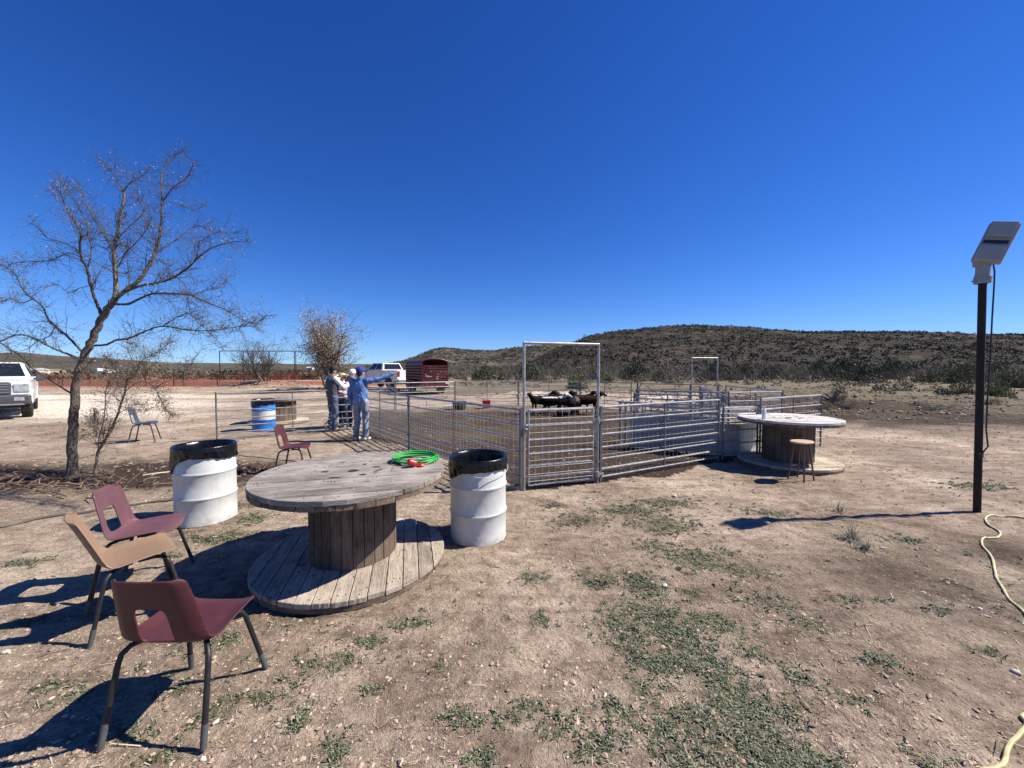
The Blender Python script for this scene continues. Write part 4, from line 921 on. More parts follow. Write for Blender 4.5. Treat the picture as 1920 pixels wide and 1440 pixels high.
def traced_tree(base, label, limbs, y0, mats, seed, trunk_n=2, twigL=.5, dens=1.0, leafp=.5, name='bare_tree', cat='tree', leafsize=.012, lc=1, spread=.03):
    rr = random.Random(seed); t = thing(name, label, cat, base); tk = MB(); cr = MB(); leaves = []
    for li, (pxs, r0, r1, dy, lvl) in enumerate(limbs):
        P = []
        for i, (px, py) in enumerate(pxs):
            f = i/(len(pxs)-1); P.append(D(px, py, y0+dy[0]+(dy[1]-dy[0])*f)-Vector(base))
        P = smooth_path(P, 5); k = len(P)
        for i in range(1, k-1): P[i] = P[i]+rvec(rr)*min(.012, r0*.12)
        r0 *= .58; r1 *= .60
        rs_ = [r0+(r1-r0)*(i/(k-1))**.8 for i in range(k)]
        if li == 0:
            for q in range(6): rs_[q] *= 1+.55*(1-q/6)**2
        (tk if li < trunk_n else cr).tube(P, rs_, 14 if li < trunk_n else 8)
        if lvl == 0: continue
        tot = sum((P[i+1]-P[i]).length for i in range(k-1)); n = int(tot*21*dens*lvl)
        for c in range(n):
            f = rr.uniform(.12, 1)**.8; i = min(k-2, int(f*(k-1))); d = (P[i+1]-P[i]).normalized(); p = P[i].lerp(P[i+1], rr.random())
            nd = (d*.6+rvec(rr)*Vector((1,.9,1)).length*.55+Vector((0,0,.1))).normalized()
            sprout(cr, leaves, p, nd, twigL*rr.uniform(.35,1.2)*(1.2-.75*f), max(.003, rs_[i]*.3), 2 if rr.random() < .28 else 1, rr, .05, .38, 1, leafp, 3)
    tk.build('trunk', mats[0], t, smooth=True); c = cr.build('crown', mats[1], t, smooth=True)
    if leaves: leafquads(leaves, leafsize, 'dry_leaves', dryleaf, c, lc, spread, seed)
    return t
LT = [
 ([(136,897),(136,870),(135,830),(138,780),(141,740),(147,700),(160,665),(176,630),(190,598),(204,575),(217,558)], .115, .068, (0,.0), 0),
 ([(217,558),(217,530),(216,500),(214,478),(216,455),(222,430),(226,404),(231,380),(232,358)], .06, .026, (0,.2), .8),
 ([(192,595),(182,570),(178,560),(170,535),(163,505),(152,480),(150,455),(151,438),(142,420),(133,405),(120,380),(114,362),(96,345)], .042, .007, (0,-.7), 1),
 ([(232,358),(222,342),(212,325),(200,312),(188,302)], .016, .003, (.2,.5), 1), ([(232,358),(245,342),(260,334),(272,325),(282,312)], .016, .003, (.2,-.1), 1),
 ([(217,560),(238,542),(261,526),(278,500),(290,476),(297,455),(301,427),(304,400),(304,379),(304,350),(303,325),(314,306),(326,292),(345,284)], .058, .006, (0,.8), 1),
 ([(304,379),(318,360),(328,348),(345,338),(358,320),(362,300)], .018, .004, (.6,.2), 1), ([(304,379),(322,380),(345,385),(365,395),(385,382)], .010, .003, (.6,1.1), 1),
 ([(232,548),(258,538),(284,532),(308,527),(330,518),(352,502),(366,488),(381,476),(404,462),(430,455),(465,452)], .036, .006, (0,-.9), 1),
 ([(366,488),(372,465),(373,455),(392,443),(412,435),(440,437)], .012, .003, (-.4,-.8), 1),
 ([(215,570),(240,570),(262,560),(280,552),(303,550),(330,551),(358,554),(390,568),(420,580),(450,597),(478,606),(500,590)], .034, .005, (0,-1.2), 1),
 ([(358,554),(385,545),(410,540),(425,525),(420,540)], .01, .003, (-.7,-.2), 1),
 ([(178,648),(200,646),(218,638),(244,634),(275,620),(305,612),(340,617),(370,620),(410,618),(450,612),(480,612)], .030, .005, (0,-1.1), 1),
 ([(305,612),(330,596),(355,588),(372,605),(400,630),(420,655)], .012, .003, (-.5,-.9), 1),
 ([(160,678),(142,670),(122,662),(100,653),(80,643),(60,632),(30,628),(0,640),(-40,650)], .030, .012, (0,-.6), 1),
 ([(162,668),(145,650),(128,632),(104,612),(90,598),(80,575),(62,560),(45,545),(25,510),(0,495),(-25,480)], .032, .010, (0,.6), 1),
 ([(133,737),(118,728),(100,716),(78,702),(60,690),(40,668),(20,655),(0,642)], .024, .012, (0,-.7), .7),
 ([(104,612),(92,630),(70,640),(50,655),(20,660)], .014, .005, (.3,-.2), 1),
 ([(62,560),(40,568),(20,560),(0,566),(-30,560)], .014, .006, (.5,.9), 1),
 ([(151,482),(130,474),(112,480),(95,488),(70,490),(35,492),(15,497)], .012, .004, (-.3,.4), 1),
 ([(151,476),(135,462),(112,452),(90,447),(75,432),(60,412)], .012, .003, (-.3,-.7), 1),
 ([(163,505),(172,470),(165,440),(160,415),(150,395),(130,360),(115,340)], .02, .004, (-.2,.5), 1),
 ([(214,478),(200,450),(185,425),(175,405),(155,380),(150,350)], .018, .004, (.1,.7), 1),
 ([(222,500),(235,475),(255,455),(275,430),(285,405)], .016, .004, (0,-.6), 1),
 ([(216,455),(232,435),(248,420),(268,400),(262,380),(258,360)], .013, .003, (.1,-.3), 1),
 ([(289,478),(310,462),(335,447),(355,430),(375,425),(400,433)], .018, .004, (.4,1.0), 1),
 ([(330,518),(345,532),(352,560),(358,590),(375,600)], .012, .003, (-.3,-.6), 1),
 ([(170,535),(150,540),(128,548),(112,535),(95,532)], .011, .003, (-.1,-.4), 1),
 ([(240,555),(242,520),(238,480),(245,450)], .014, .004, (0,.4), 1),
 ([(142,700),(160,690),(172,672)], .01, .004, (0,-.2), 1),
]
y_t = G(137,896).y; bpos = G(137,896); bpos.z = 0
traced_tree((bpos.x, bpos.y, 0), 'large bare tree with a leaning trunk at the left, reaching high into the sky', LT, y_t, [M['bark'], M['twig']], 5, 2, .46, 1.5, .17)
ST = [
 ([(178,892),(181,870),(184,848),(196,828),(210,800),(221,776),(228,755),(234,735),(238,712),(241,690)], .038, .016, (0,.1), .7),
 ([(184,848),(186,820),(194,790),(197,765),(198,735),(205,715),(214,708)], .014, .005, (0,-.3), 1),
 ([(241,690),(246,672),(240,655),(250,640)], .014, .004, (.1,.3), 1.6),
 ([(238,712),(256,700),(262,680),(280,668),(300,655),(325,640)], .014, .004, (.1,-.4), 1.5),
 ([(234,735),(250,722),(268,715),(290,727),(298,745),(308,762),(322,780)], .011, .003, (.1,-.5), 1.3),
 ([(290,727),(312,716),(335,710),(352,690),(368,668),(381,652)], .009, .003, (-.2,-.3), .8),
 ([(228,755),(214,740),(222,720),(215,700),(200,690)], .011, .004, (.1,.4), 1.5),
 ([(221,776),(240,765),(262,758),(275,770)], .009, .003, (.1,-.2), 1.5),
 ([(210,800),(190,812),(176,805),(180,782)], .007, .003, (0,.2), 1.5),
 ([(184,836),(172,818),(160,815),(148,825)], .007, .003, (0,-.2), .8),
 ([(196,828),(190,800),(176,782),(180,765)], .006, .003, (0,-.1), 1.5),
 ([(238,712),(222,700),(210,680),(195,668)], .010, .003, (.1,.3), 1.6),
 ([(241,690),(262,688),(282,694),(300,686),(318,690)], .009, .003, (0,.3), 1.5),
]
b2 = G(178,888); traced_tree((b2.x, b2.y, 0), 'thin many branched sapling with dry pale leaves right of the large bare tree', ST, b2.y, [M['bark'], M['twig']], 15, 1, .34, 1.7, .75, name='sapling', leafsize=.011, lc=1, spread=.04)
def gentree(base, label, ntr, Ht, spreadr, seed, leafp, leafc, lsize, r0=.09, lev=3, lean=.5, leaves_spread=.12, n0=9, name='mesquite_tree', group=None):
    rr = random.Random(seed); t = thing(name, label, 'tree', base, 0, group); tk = MB(); cr = MB(); leaves = []
    for k in range(ntr):
        a = 2*math.pi*(k+rr.random()*.5)/ntr; P = [Vector((.05*math.cos(a),.05*math.sin(a),-.1))]; d = Vector((math.cos(a)*lean*rr.uniform(.4,1.1), math.sin(a)*lean, 1)).normalized(); L = Ht*rr.uniform(.62,.82)
        for i in range(7):
            d = (d+rvec(rr)*.15+Vector((0,0,.06))).normalized(); P.append(P[-1]+d*L/7)
        rs_ = [r0*(1-.72*i/7) for i in range(8)]; tk.tube(P, rs_, 8)
        for c in range(n0):
            i = rr.randint(2, 6); nd = ((P[i+1]-P[i]).normalized()*.7+rvec(rr)*.75+Vector((0,0,.25))).normalized()
            sprout(cr, leaves, P[i].lerp(P[i+1], rr.random()), nd, spreadr*rr.uniform(.35,.7), rs_[i]*.5, lev-1, rr, .1, .3, 1, leafp, 4)
    tk.build('trunk', M['bark'], t, smooth=True); c = cr.build('crown', M['twig'], t, smooth=True)
    if leaves: leafquads(leaves, lsize, 'dry_leaves', dryleaf if leafc == 1 else M['olive'], c, 3 if leafp > .5 else 1, leaves_spread, seed)
    return t
M['olive'] = leafmat('brown_tree_leaves', [(.26,.17,.10), (.34,.24,.15), (.18,.14,.08), (.40,.31,.22), (.12,.10,.05)], .8)
p = D(617,735,29); gentree((p.x,29,0), 'leafy brown multi stemmed tree behind the men', 6, 6.1, 3.9, 21, .8, 2, .055, .11, 3, .55, .2, 13)
p = D(497,722,38); gentree((p.x,38,0), 'small bare multi stemmed tree beside the wire pen frame, left of the men', 5, 4.3, 4.2, 31, .12, 2, .04, .11, 3, .8, .1, 12)
M['thin'] = M['greytwig']
# ------------------------------------------------------------------ shrubs as individuals
def shrub_proto(name, label, kind, seed):
    r = np.random.RandomState(seed); t = thing(name, label, 'shrub', (0,0,0), 0, 'green shrubs along the foot of the hill' if kind else 'dry shrubs on the dug ground')
    n = 3200 if kind else 900; q = r.normal(size=(n,3)); q /= np.linalg.norm(q,axis=1)[:,None]; q *= (r.uniform(.2,1,n)**.45)[:,None]; q[:,2] = np.abs(q[:,2])*.85
    lob = r.normal(size=(9,3))*np.array([.5,.5,.25]); q = q*.62+lob[r.randint(0,9,n)]*np.array([1,1,.7]); q[:,2] = np.abs(q[:,2])*.95+.05
    ol = [(tuple(v),0) for v in q]; leafquads(ol, .055 if kind else .04, 'foliage', [M['dryshrub'], M['greenshrub'], M['yelshrub']][kind], t, 1, .03, seed, .6)
    st_ = MB(); rr = random.Random(seed)
    for k in range(26):
        v = q[rr.randint(0,n-1)]*rr.uniform(.8,1.15); st_.tube([(0.05*rr.gauss(0,1),.05*rr.gauss(0,1),-.05),(v[0]*.5,v[1]*.5,v[2]*.55),tuple(v)], [.025,.014,.004], 4, cap=False)
    st_.build('stems', M['greytwig'], t); return t
M['greenshrub'] = leafmat('juniper_green', [(.055,.062,.032), (.08,.088,.045), (.11,.115,.06), (.04,.045,.024)], .85)
M['yelshrub'] = leafmat('creosote_green', [(.13,.135,.055), (.19,.185,.08), (.09,.095,.04), (.25,.23,.12)], .85)
M['dryshrub'] = leafmat('dry_shrub_leaves', [(.12,.11,.07), (.19,.17,.12), (.08,.08,.045), (.26,.23,.17)], .9)
protos = {1: shrub_proto('green_shrub','',1,1), 2: shrub_proto('olive_shrub','',2,2), 0: shrub_proto('dry_shrub','',0,3)}; used = set()
SH = [ # px, base py depth, width px, height px, kind, label
 (1078,33,40,34,2,'yellow green shrub right behind the sheep, seen through the tall frame'),
 (1182,62,44,36,1,'dark green shrub above the back gate, left of the small tall frame'),
 (1120,66,40,26,2,'olive shrub inside the right edge of the tall frame'),
 (1232,56,34,22,2,'olive shrub midway between the back gate and the small tall frame'),
 (1334,58,40,36,1,'dark green shrub framed by the small tall frame'),
 (1385,60,44,32,1,'dark green shrub just right of the small tall frame'),
 (1140,48,22,16,2,'low olive shrub just right of the tall frame top post'),
 (1255,46,30,16,0,'dry low shrub on the pale bank behind the back gate'),
 (1440,64,36,26,1,'dark shrub above the water bottle'),
 (1496,62,30,20,2,'olive shrub above the right end of the pens'),
 (1610,58,70,44,1,'wide dark green shrub between the bleached table and the light pole'),
 (1530,70,40,36,1,'dark shrub left of the wide dark green shrub'),
 (1660,66,46,36,1,'dark shrub right of the wide dark green shrub'),
 (1745,50,34,22,2,'olive shrub beside the broken white branch'),
 (1798,46,56,40,2,'yellow green shrub left of the light pole'),
 (1905,36,56,34,2,'yellow green shrub cut by the right edge of the photo'),
 (1862,54,44,36,1,'dark shrub right behind the light pole'),
 (1808,24.5,40,20,2,'low green shrub in front of the yellow green one, left of the pole'),
 (1865,23.5,46,28,2,'low green shrub right behind the light pole on the dirt'),
 (1562,17.5,44,46,0,'dry bushy shrub behind the end post of the bright pen panel'),
 (1590,16,36,26,0,'dry bushy shrub leaning right of the bright pen panel'),
 (1690,29,26,18,0,'tiny dry shrub alone on the dug ground between table and pole'),
 (1540,15.5,30,22,0,'dry bushy shrub low behind the bright pen panel'),
 (900,58,34,28,1,'dark green shrub right of the red trailer'),
 (948,60,30,24,2,'olive shrub left of the tall frame'),
 (1000,58,40,34,1,'dark green shrub inside the left edge of the tall frame'),
 (1845,17,50,18,0,'dry low shrub beside the base of the dug ground right of the pole'),
 (1750,15.5,60,16,0,'dry low shrub on the dug ground left of the pole'),
 (870,66,30,22,0,'dry grey shrub beside the trailer fender'),
 (1476,68,26,20,2,'olive shrub above the left end of the bright pen panel'),
]
for k, (px, d, wpx, hpx, kind, lab) in enumerate(SH):
    s = wpx/F*d/2.3; pr = protos[kind]; o = pr if kind not in used else copy_tree(pr); used.add(kind)
    x = (px-960)/F*d; o.location = (x, d, hz(x,d)); o.scale = (s*1.05, s*1.05, hpx/F*d/.80); o.rotation_euler.z = k*1.7; o['label'] = lab
# bare grey trees in the thicket
bt0 = []
for k, (px, d, hh_, lab) in enumerate(((962,44,3.4,'bare grey shrub tree left of the tall frame, pale trunk'),(1215,70,5.6,'bare grey tree above the back gate'),(1780,60,6.2,'bare dark tree left of the light pole'),(1890,58,6.0,'bare dark tree right of the light pole'),(1350,80,5.6,'bare grey tree behind the small tall frame'),(1660,72,5.6,'bare grey tree above the wide dark shrub'))):
    p = D(px,700,d); gentree((p.x,d,-.1), lab, 4, hh_*.8, 2.2, 60+k, .0, 1, .04, .07, 3, .7, .1, 6, name='bare_tree', group='bare trees in the brush')
# broken white branch
m_ = MB(); m_.tube([(0,0,0),(.15,0,.35),(.45,.1,.62),(.6,.1,.55)], [.05,.045,.03,.012], 6); m_.tube([(.15,0,.35),(.5,-.1,.28),(.8,0,.12)], [.04,.03,.015], 6)
o = m_.build('fallen_branch', simple('bleached_branch', (.62,.58,.52), .8), None, smooth=True); p = G(1697,716); o.location = (p.x, p.y, 0); o.scale = (1.4,1.4,1.1); tag(o, 'bleached broken branch sticking up in front of the brush', 'branch')
m_ = MB(); m_.tube([(0,0,0),(.1,0,.12),(.35,0,.18)], [.03,.025,.01], 6); m_.tube([(.1,0,.12),(.0,.0,.35)], [.02,.008], 6)
o = m_.build('fallen_branch', simple('bleached_branch', (.62,.58,.52), .8), None, smooth=True); p = G(1395,718); o.location = (p.x, p.y, 0); o.scale = (1.8,1.8,2.6); tag(o, 'short forked pale branch right of the small tall frame', 'branch')
# root heap left of the reel table
hp = MB(); rr = random.Random(9)
for k in range(90):
    c = Vector((rr.gauss(0,.42), rr.gauss(0,.22), .02)); d = rvec(rr)*rr.uniform(.06,.2); d.z = abs(d.z)*.5; hp.tube([c, c+d*.5+rvec(rr)*.02+Vector((0,0,.02)), c+d], [.009,.007,.003], 4)
o = hp.build('root_heap', simple('dark_roots', (.07,.045,.035), .95), None); p = G(462,885); o.location = (p.x, p.y, 0); tag(o, 'heap of dark broken roots between the left drum and reel table', kind='stuff')
hp = MB()
for k in range(120):
    c = Vector((rr.gauss(0,.9), rr.gauss(0,.25), .02)); d = rvec(rr)*rr.uniform(.08,.4); d.z = abs(d.z)*.4; hp.tube([c, c+d*.5+rvec(rr)*.03+Vector((0,0,.02)), c+d], [.012,.009,.003], 4)
o = hp.build('branch_litter', simple('broken_branches', (.16,.11,.08), .95), None); p = G(100,912); o.location = (p.x, p.y, 0); tag(o, 'broken branches and bark lying around the base of the large bare tree', kind='stuff')
# ------------------------------------------------------------------ organic bodies by capsule union
def cap_mesh(mb, p0, p1, r0, r1, n=14, sx=1.0, sy=1.0, side=None):
    """tapered capsule; sx,sy scale along side / other axis"""
    p0 = Vector(p0); p1 = Vector(p1); d = p1-p0
    if d.length < 1e-5: d = Vector((0,0,1e-4)); p1 = p0+d
    L = d.length; d.normalize(); u = Vector(side) if side else Vector((1,0,0)); u = u-d*u.dot(d)
    if u.length < .1: u = d.orthogonal()
    u.normalize(); w = d.cross(u); b = len(mb.v); rows = []
    for i in range(0, 5): a = -math.pi/2+i*math.pi/8; rows.append((r0*math.sin(a), max(1e-4, r0*math.cos(a)), 0))
    for i in range(0, 5): a = i*math.pi/8; rows.append((L+r1*math.sin(a), max(1e-4, r1*math.cos(a)), 1))
    for t, r, _ in rows:
        for j in range(n):
            a = 2*math.pi*j/n; mb.v.append(tuple(p0+d*t+u*(math.cos(a)*r*sx)+w*(math.sin(a)*r*sy)))
    k = len(rows)
    for i in range(k-1):
        for j in range(n): mb.f.append((b+i*n+j, b+i*n+(j+1)%n, b+(i+1)*n+(j+1)%n, b+(i+1)*n+j))
    mb.f.append(tuple(b+j for j in range(n))[::-1]); mb.f.append(tuple(b+(k-1)*n+j for j in range(n)))
def organic(name, caps, mat, parent, voxel=.012, sm=4, wr=None):
    mb = MB()
    for c in caps:
        if c[0] == 'e': mb.ball(c[1], c[2], 16, 12, M=c[3] if len(c) > 3 else None)
        else: cap_mesh(mb, *c[:4], **(c[4] if len(c) > 4 else {}))
    o = mb.build(name, None, None); m = o.modifiers.new('r', 'REMESH'); m.mode = 'VOXEL'; m.voxel_size = voxel
    s = o.modifiers.new('s', 'SMOOTH'); s.iterations = sm; s.factor = .5
    bpy.context.view_layer.update(); dg = bpy.context.evaluated_depsgraph_get(); me = bpy.data.meshes.new_from_object(o.evaluated_get(dg)); bpy.data.objects.remove(o)
    if wr:
        n = len(me.vertices); co = np.empty(n*3, np.float32); me.vertices.foreach_get('co', co); co = co.reshape(-1,3); no = np.empty(n*3, np.float32); me.vertex_normals.foreach_get('vector', no); no = no.reshape(-1,3)
        a = fbm(co[:,0]*wr[1]+co[:,1]*wr[1]*.7, co[:,2]*wr[1]*.8+co[:,1]*wr[1]*.4, 3, 5)-.5; co = co+no*a[:,None]*wr[0]*2; me.vertices.foreach_set('co', co.ravel())
    me.name = name; return link(name, me, mat, parent, smooth=2)
def cloth(name, c, var=.3, vs=8, c2=None): return simple(name, c, .85, 0, var, vs, .5, 40, .01, c2=c2)
def person(loc, yaw, label, P, hgt=1.78):
    """P: dict of joints overrides & materials. local: faces +y"""
    t = thing('person', label, 'person', loc, yaw, 'men talking at the pen corner'); J = {
     'pel': (0,0,.95), 'wa': (0,.0,1.10), 'ch': (0,.005,1.32), 'nk': (0,.0,1.48), 'hd': (0,.02,1.62),
     'sl': (-.185,0,1.42), 'sr': (.185,0,1.42), 'el': (-.24,-.02,1.13), 'er': (.24,-.02,1.13), 'wl': (-.25,.06,.88), 'wr': (.25,.06,.88),
     'hl': (-.095,0,.93), 'hr': (.095,0,.93), 'kl': (-.11,.02,.50), 'kr': (.11,.02,.50), 'al': (-.12,-.02,.09), 'ar': (.12,-.02,.09), 'fl': (-.14,.15,.03), 'fr': (.14,.15,.03)}
    J.update(P.get('J', {})); J = {k: Vector(v) for k, v in J.items()}; s = hgt/1.78
    hd = J['hd']; fwd = Vector(P.get('look', (0,1,0))).normalized(); rgt = fwd.cross(Vector((0,0,1))).normalized()
    body = [(J['pel'],J['wa'],.125,.115,dict(sx=1.15,sy=.85)),(J['wa'],J['ch'],.115,.135,dict(sx=1.2,sy=.82)),(J['ch'],J['nk'],.12,.05,dict(sx=1.1,sy=.8)),(J['nk']-Vector((0,0,.04)),hd-Vector((0,0,.06)),.055,.052)]
    for a in 'lr': body += [(J['s'+a],J['e'+a],.05,.04),(J['e'+a],J['w'+a],.038,.026),(J['ch'],J['s'+a],.08,.055),(J['h'+a],J['k'+a],.085,.055),(J['k'+a],J['a'+a],.055,.038),(J['a'+a],J['f'+a],.04,.03)]
    body += [('e', hd, (.074,.092,.112), fwd.to_track_quat('Y','Z').to_matrix()), (hd+fwd*.03-Vector((0,0,.07)), hd+fwd*.055-Vector((0,0,.075)), .045,.035), (hd+fwd*.09+Vector((0,0,.0)), hd+fwd*.105-Vector((0,0,.025)), .008,.014),(hd+fwd*.085-Vector((0,0,.055))+rgt*.018, hd+fwd*.085-Vector((0,0,.055))-rgt*.018, .010,.010)]
    for q in (-1,1): body.append(('e', hd+rgt*.078*q-Vector((0,0,.01)), (.012,.02,.03), fwd.to_track_quat('Y','Z').to_matrix()))
    for a in 'lr':   # hands
        w = J['w'+a]; hdir = (w-J['e'+a]).normalized(); pal = Vector(P.get('palm'+a, (0,0,1) if abs(hdir.z) < .6 else (1,0,0))); side = hdir.cross(pal).normalized(); pal = side.cross(hdir)
        body.append((w, w+hdir*.075, .022, .030, dict(side=tuple(side), sx=1.25, sy=.6)))
        for k in range(4):
            b = w+hdir*.08+side*(-.027+.018*k); L = (.062,.075,.078,.07)[k] if a == 'l' else (.07,.078,.075,.062)[k]; c = P.get('curl'+a, .35)
            m_ = b+hdir*L*.5-pal*L*.15*c; e_ = m_+(hdir*(1-c)-pal*c).normalized()*L*.5; body += [(b,m_,.0105,.0095),(m_,e_,.0095,.0085)]
        tq = w+hdir*.02+side*(.03 if a == 'l' else -.03); body += [(tq, tq+(hdir*.7+side*(.7 if a == 'l' else -.7)).normalized()*.05, .0125,.010),(tq+(hdir*.7+side*(.7 if a == 'l' else -.7)).normalized()*.05, tq+(hdir*.95+side*(.45 if a == 'l' else -.45)).normalized()*.085, .010,.009)]
    organic('body', body, M['skin'], t, .0095, 3)
    # trousers
    tr = [(J['pel']+Vector((0,0,.06)), J['pel'], .13,.135,dict(sx=1.18,sy=.92))]
    for a in 'lr':
        an = J['a'+a]; tr += [(J['h'+a],J['k'+a],.105,.078),(J['k'+a],an+Vector((0,0,.02)),.078,.066),(an+Vector((0,0,.03)),an-Vector((0,-.01,.035)),.068,.062)]
        tr.append((J['pel'],J['h'+a],.115,.11))
    organic('trousers', tr, P['trousers'], t, .013, 4, (.022,10))
    # shirt
    sh = [(J['pel']+Vector((0,0,.02)),J['wa'],.15 if P.get('untucked') else .135,.148,dict(sx=1.15,sy=.95)),(J['wa'],J['ch'],.148,.152,dict(sx=1.18,sy=.92)),(J['ch'],J['nk']-Vector((0,0,.02)),.14,.075,dict(sx=1.15,sy=.85)),(J['nk']-Vector((0,0,.03)),J['nk']+Vector((0,0,.01)),.068,.062)]
    sleeve = []
    for a in 'lr':
        sh.append((J['ch']+Vector((0,0,.02)),J['s'+a],.10,.075)); sleeve += [(J['s'+a],J['e'+a],.075,.062),(J['e'+a],J['w'+a]-(J['w'+a]-J['e'+a])*.06,.060,.046)]
    if P.get('vest'):
        organic('shirt', sh[:2]+sh[2:]+sleeve, P['shirt'], t, .013, 4, (.012,12))
        vs_ = [(c[0],c[1],c[2]*1.1+.006,c[3]*1.1+.006,*c[4:]) for c in sh[:3]]+[(J['ch']+Vector((0,0,.02)),J['s'+a]*.9+J['ch']*.1,.105,.082) for a in 'lr']
        organic('vest', vs_, P['vest'], t, .014, 5, (.01,9))
    else: organic('shirt', sh+sleeve, P['shirt'], t, .013, 4, (.028,10))
    # boots
    bo = []
    for a in 'lr': bo += [(J['a'+a]-Vector((0,.03,.045)), J['f'+a], .045,.04,dict(sx=1.1,sy=.9)),(J['a'+a]+Vector((0,-.01,0)), J['a'+a]-Vector((0,.02,.04)), .05,.05)]
    organic('boots', bo, P.get('boots', M['bootm']), t, .012, 2)
    # hair
    hr = [('e', hd-fwd*.022+Vector((0,0,.022)), (.083,.088,.10), fwd.to_track_quat('Y','Z').to_matrix()), (hd-fwd*.06-Vector((0,0,.02)), hd-fwd*.05-Vector((0,0,.06)), .052,.04,dict(sx=1.3))]
    organic('hair', hr, P.get('hairm', M['hair']), t, .012, 1)
    hat = P['hat']; hm = P['hatm']; q = fwd.to_track_quat('Y','Z').to_matrix()
    if hat == 'cap':
        m_ = MB(); n = 20; rows = []
        prof = [(1.0,0),(1.02,.03),(.98,.065),(.82,.1),(.5,.122),(.05,.13)]
        for r_, z in prof:
            rows.append([hd+q@Vector((.094*r_*math.cos(2*math.pi*j/n), .108*r_*math.sin(2*math.pi*j/n)-.004, .028+z)) for j in range(n)])
        b = 0
        for rw in rows: m_.v += [tuple(v) for v in rw]
        for i in range(len(rows)-1):
            for j in range(n): m_.f.append((i*n+j, i*n+(j+1)%n, (i+1)*n+(j+1)%n, (i+1)*n+j))
        m_.f.append(tuple((len(rows)-1)*n+j for j in range(n)))
        c = m_.build('cap', hm, t, smooth=2)
        br = MB(); ps = []
        for k in range(9): a = math.pi*k/8; ps.append((.082*math.cos(a), .09+.085*math.sin(a)))
        br.prism(ps, .036, .043, lambda v: hd+q@(v+Vector((0,0,-.12*(v.y-.09)-1.2*v.x*v.x)))); br.build('brim', P.get('brimm', hm), c, smooth=True)
    else:
        m_ = MB(); m_.lathe([(.19,.055),(.195,.05),(.10,.03),(.102,.04),(.10,.09),(.085,.13),(.05,.145),(0,.135)], 28, fn=lambda i,a,r_,z: (r_, z+(.045*abs(math.cos(a))**2 if r_ > .15 else 0)))
        c = m_.build('straw_hat', hm, t, smooth=2); c.location = hd+Vector((0,0,.012)); c.rotation_euler.z = math.atan2(fwd.y, fwd.x)-math.pi/2; c.scale = (.95,1.1,1); c.modifiers.new('s','SOLIDIFY').thickness = .004
        MB().lathe([(.1035,.04),(.1035,.058)], 28).build('hat_band', M['hair'], c)
    t.scale = (s,s,s); return t
M['hair'] = simple('dark_hair', (.03,.02,.015), .7); M['bootm'] = simple('boot_leather', (.09,.055,.035), .6, 0, .4, 12)
denim = cloth('blue_jeans', (.10,.13,.20), .5, 9, (.035,.05,.09)); denim_l = cloth('faded_jeans', (.25,.29,.36), .5, 6, (.09,.115,.17)); denim_d = cloth('dark_jeans', (.045,.06,.11), .5, 9)
blue_sh = cloth('denim_shirt', (.12,.24,.46), .35, 5, (.05,.11,.27)); white_sh = cloth('white_shirt', (.74,.74,.76), .15); vest_m = cloth('charcoal_vest', (.085,.09,.10), .3); pink_sh = cloth('pale_pink_shirt', (.68,.50,.52), .2); grey_sh = cloth('grey_blue_shirt', (.20,.22,.33), .3)
person((-3.66,9.28,-.01), R(-8), 'man in blue denim shirt and cap, pointing right, back to the camera',
  dict(trousers=denim_l, shirt=blue_sh, hat='cap', hatm=cloth('royal_blue_cap', (.02,.05,.28), .2), look=(.35,1,-.02), untucked=True, boots=simple('white_sneaker', (.55,.53,.5), .6),
   J=dict(sr=(.19,0,1.43), er=(.42,.16,1.48), wr=(.66,.33,1.60), wl=(-.27,.05,.84), el=(-.27,-.03,1.12)), curlr=.1, palmr=(0,0,1)), 1.80)
person((-5.02,10.72,-.01), R(-38), 'man in dark vest, white shirt and dark cap with hand at his chin',
  dict(trousers=denim, shirt=white_sh, vest=vest_m, hat='cap', hatm=cloth('black_cap', (.02,.02,.02), .2), look=(.35,1,-.1),
   J=dict(el=(-.22,.12,1.16), wl=(-.08,.24,1.44), er=(.22,.2,1.20), wr=(.20,.52,1.24), hd=(0,.05,1.63), kl=(-.13,.05,.5), fl=(-.2,.12,.03))), 1.83)
person((-4.95,11.25,-.01), R(150), 'shorter person in a straw cowboy hat between the two taller men',
  dict(trousers=denim_d, shirt=pink_sh, hat='straw', hatm=simple('straw', (.62,.50,.30), .7, 0, .2, 30), look=(0,1,-.1), J=dict(el=(-.2,.14,1.15), wl=(-.02,.26,1.2), er=(.2,.14,1.15), wr=(.04,.26,1.22))), 1.62)
person((-4.78,11.55,-.01), R(175), 'person in a white and grey cap and dark blue shirt facing the camera',
  dict(trousers=denim_d, shirt=grey_sh, hat='cap', hatm=cloth('white_cap', (.72,.73,.76), .1), brimm=cloth('grey_brim', (.12,.13,.18), .2), look=(0,1,-.15), J=dict(el=(-.25,.1,1.16), wl=(-.12,.28,1.24), er=(.25,.1,1.16), wr=(.1,.28,1.22))), 1.74)
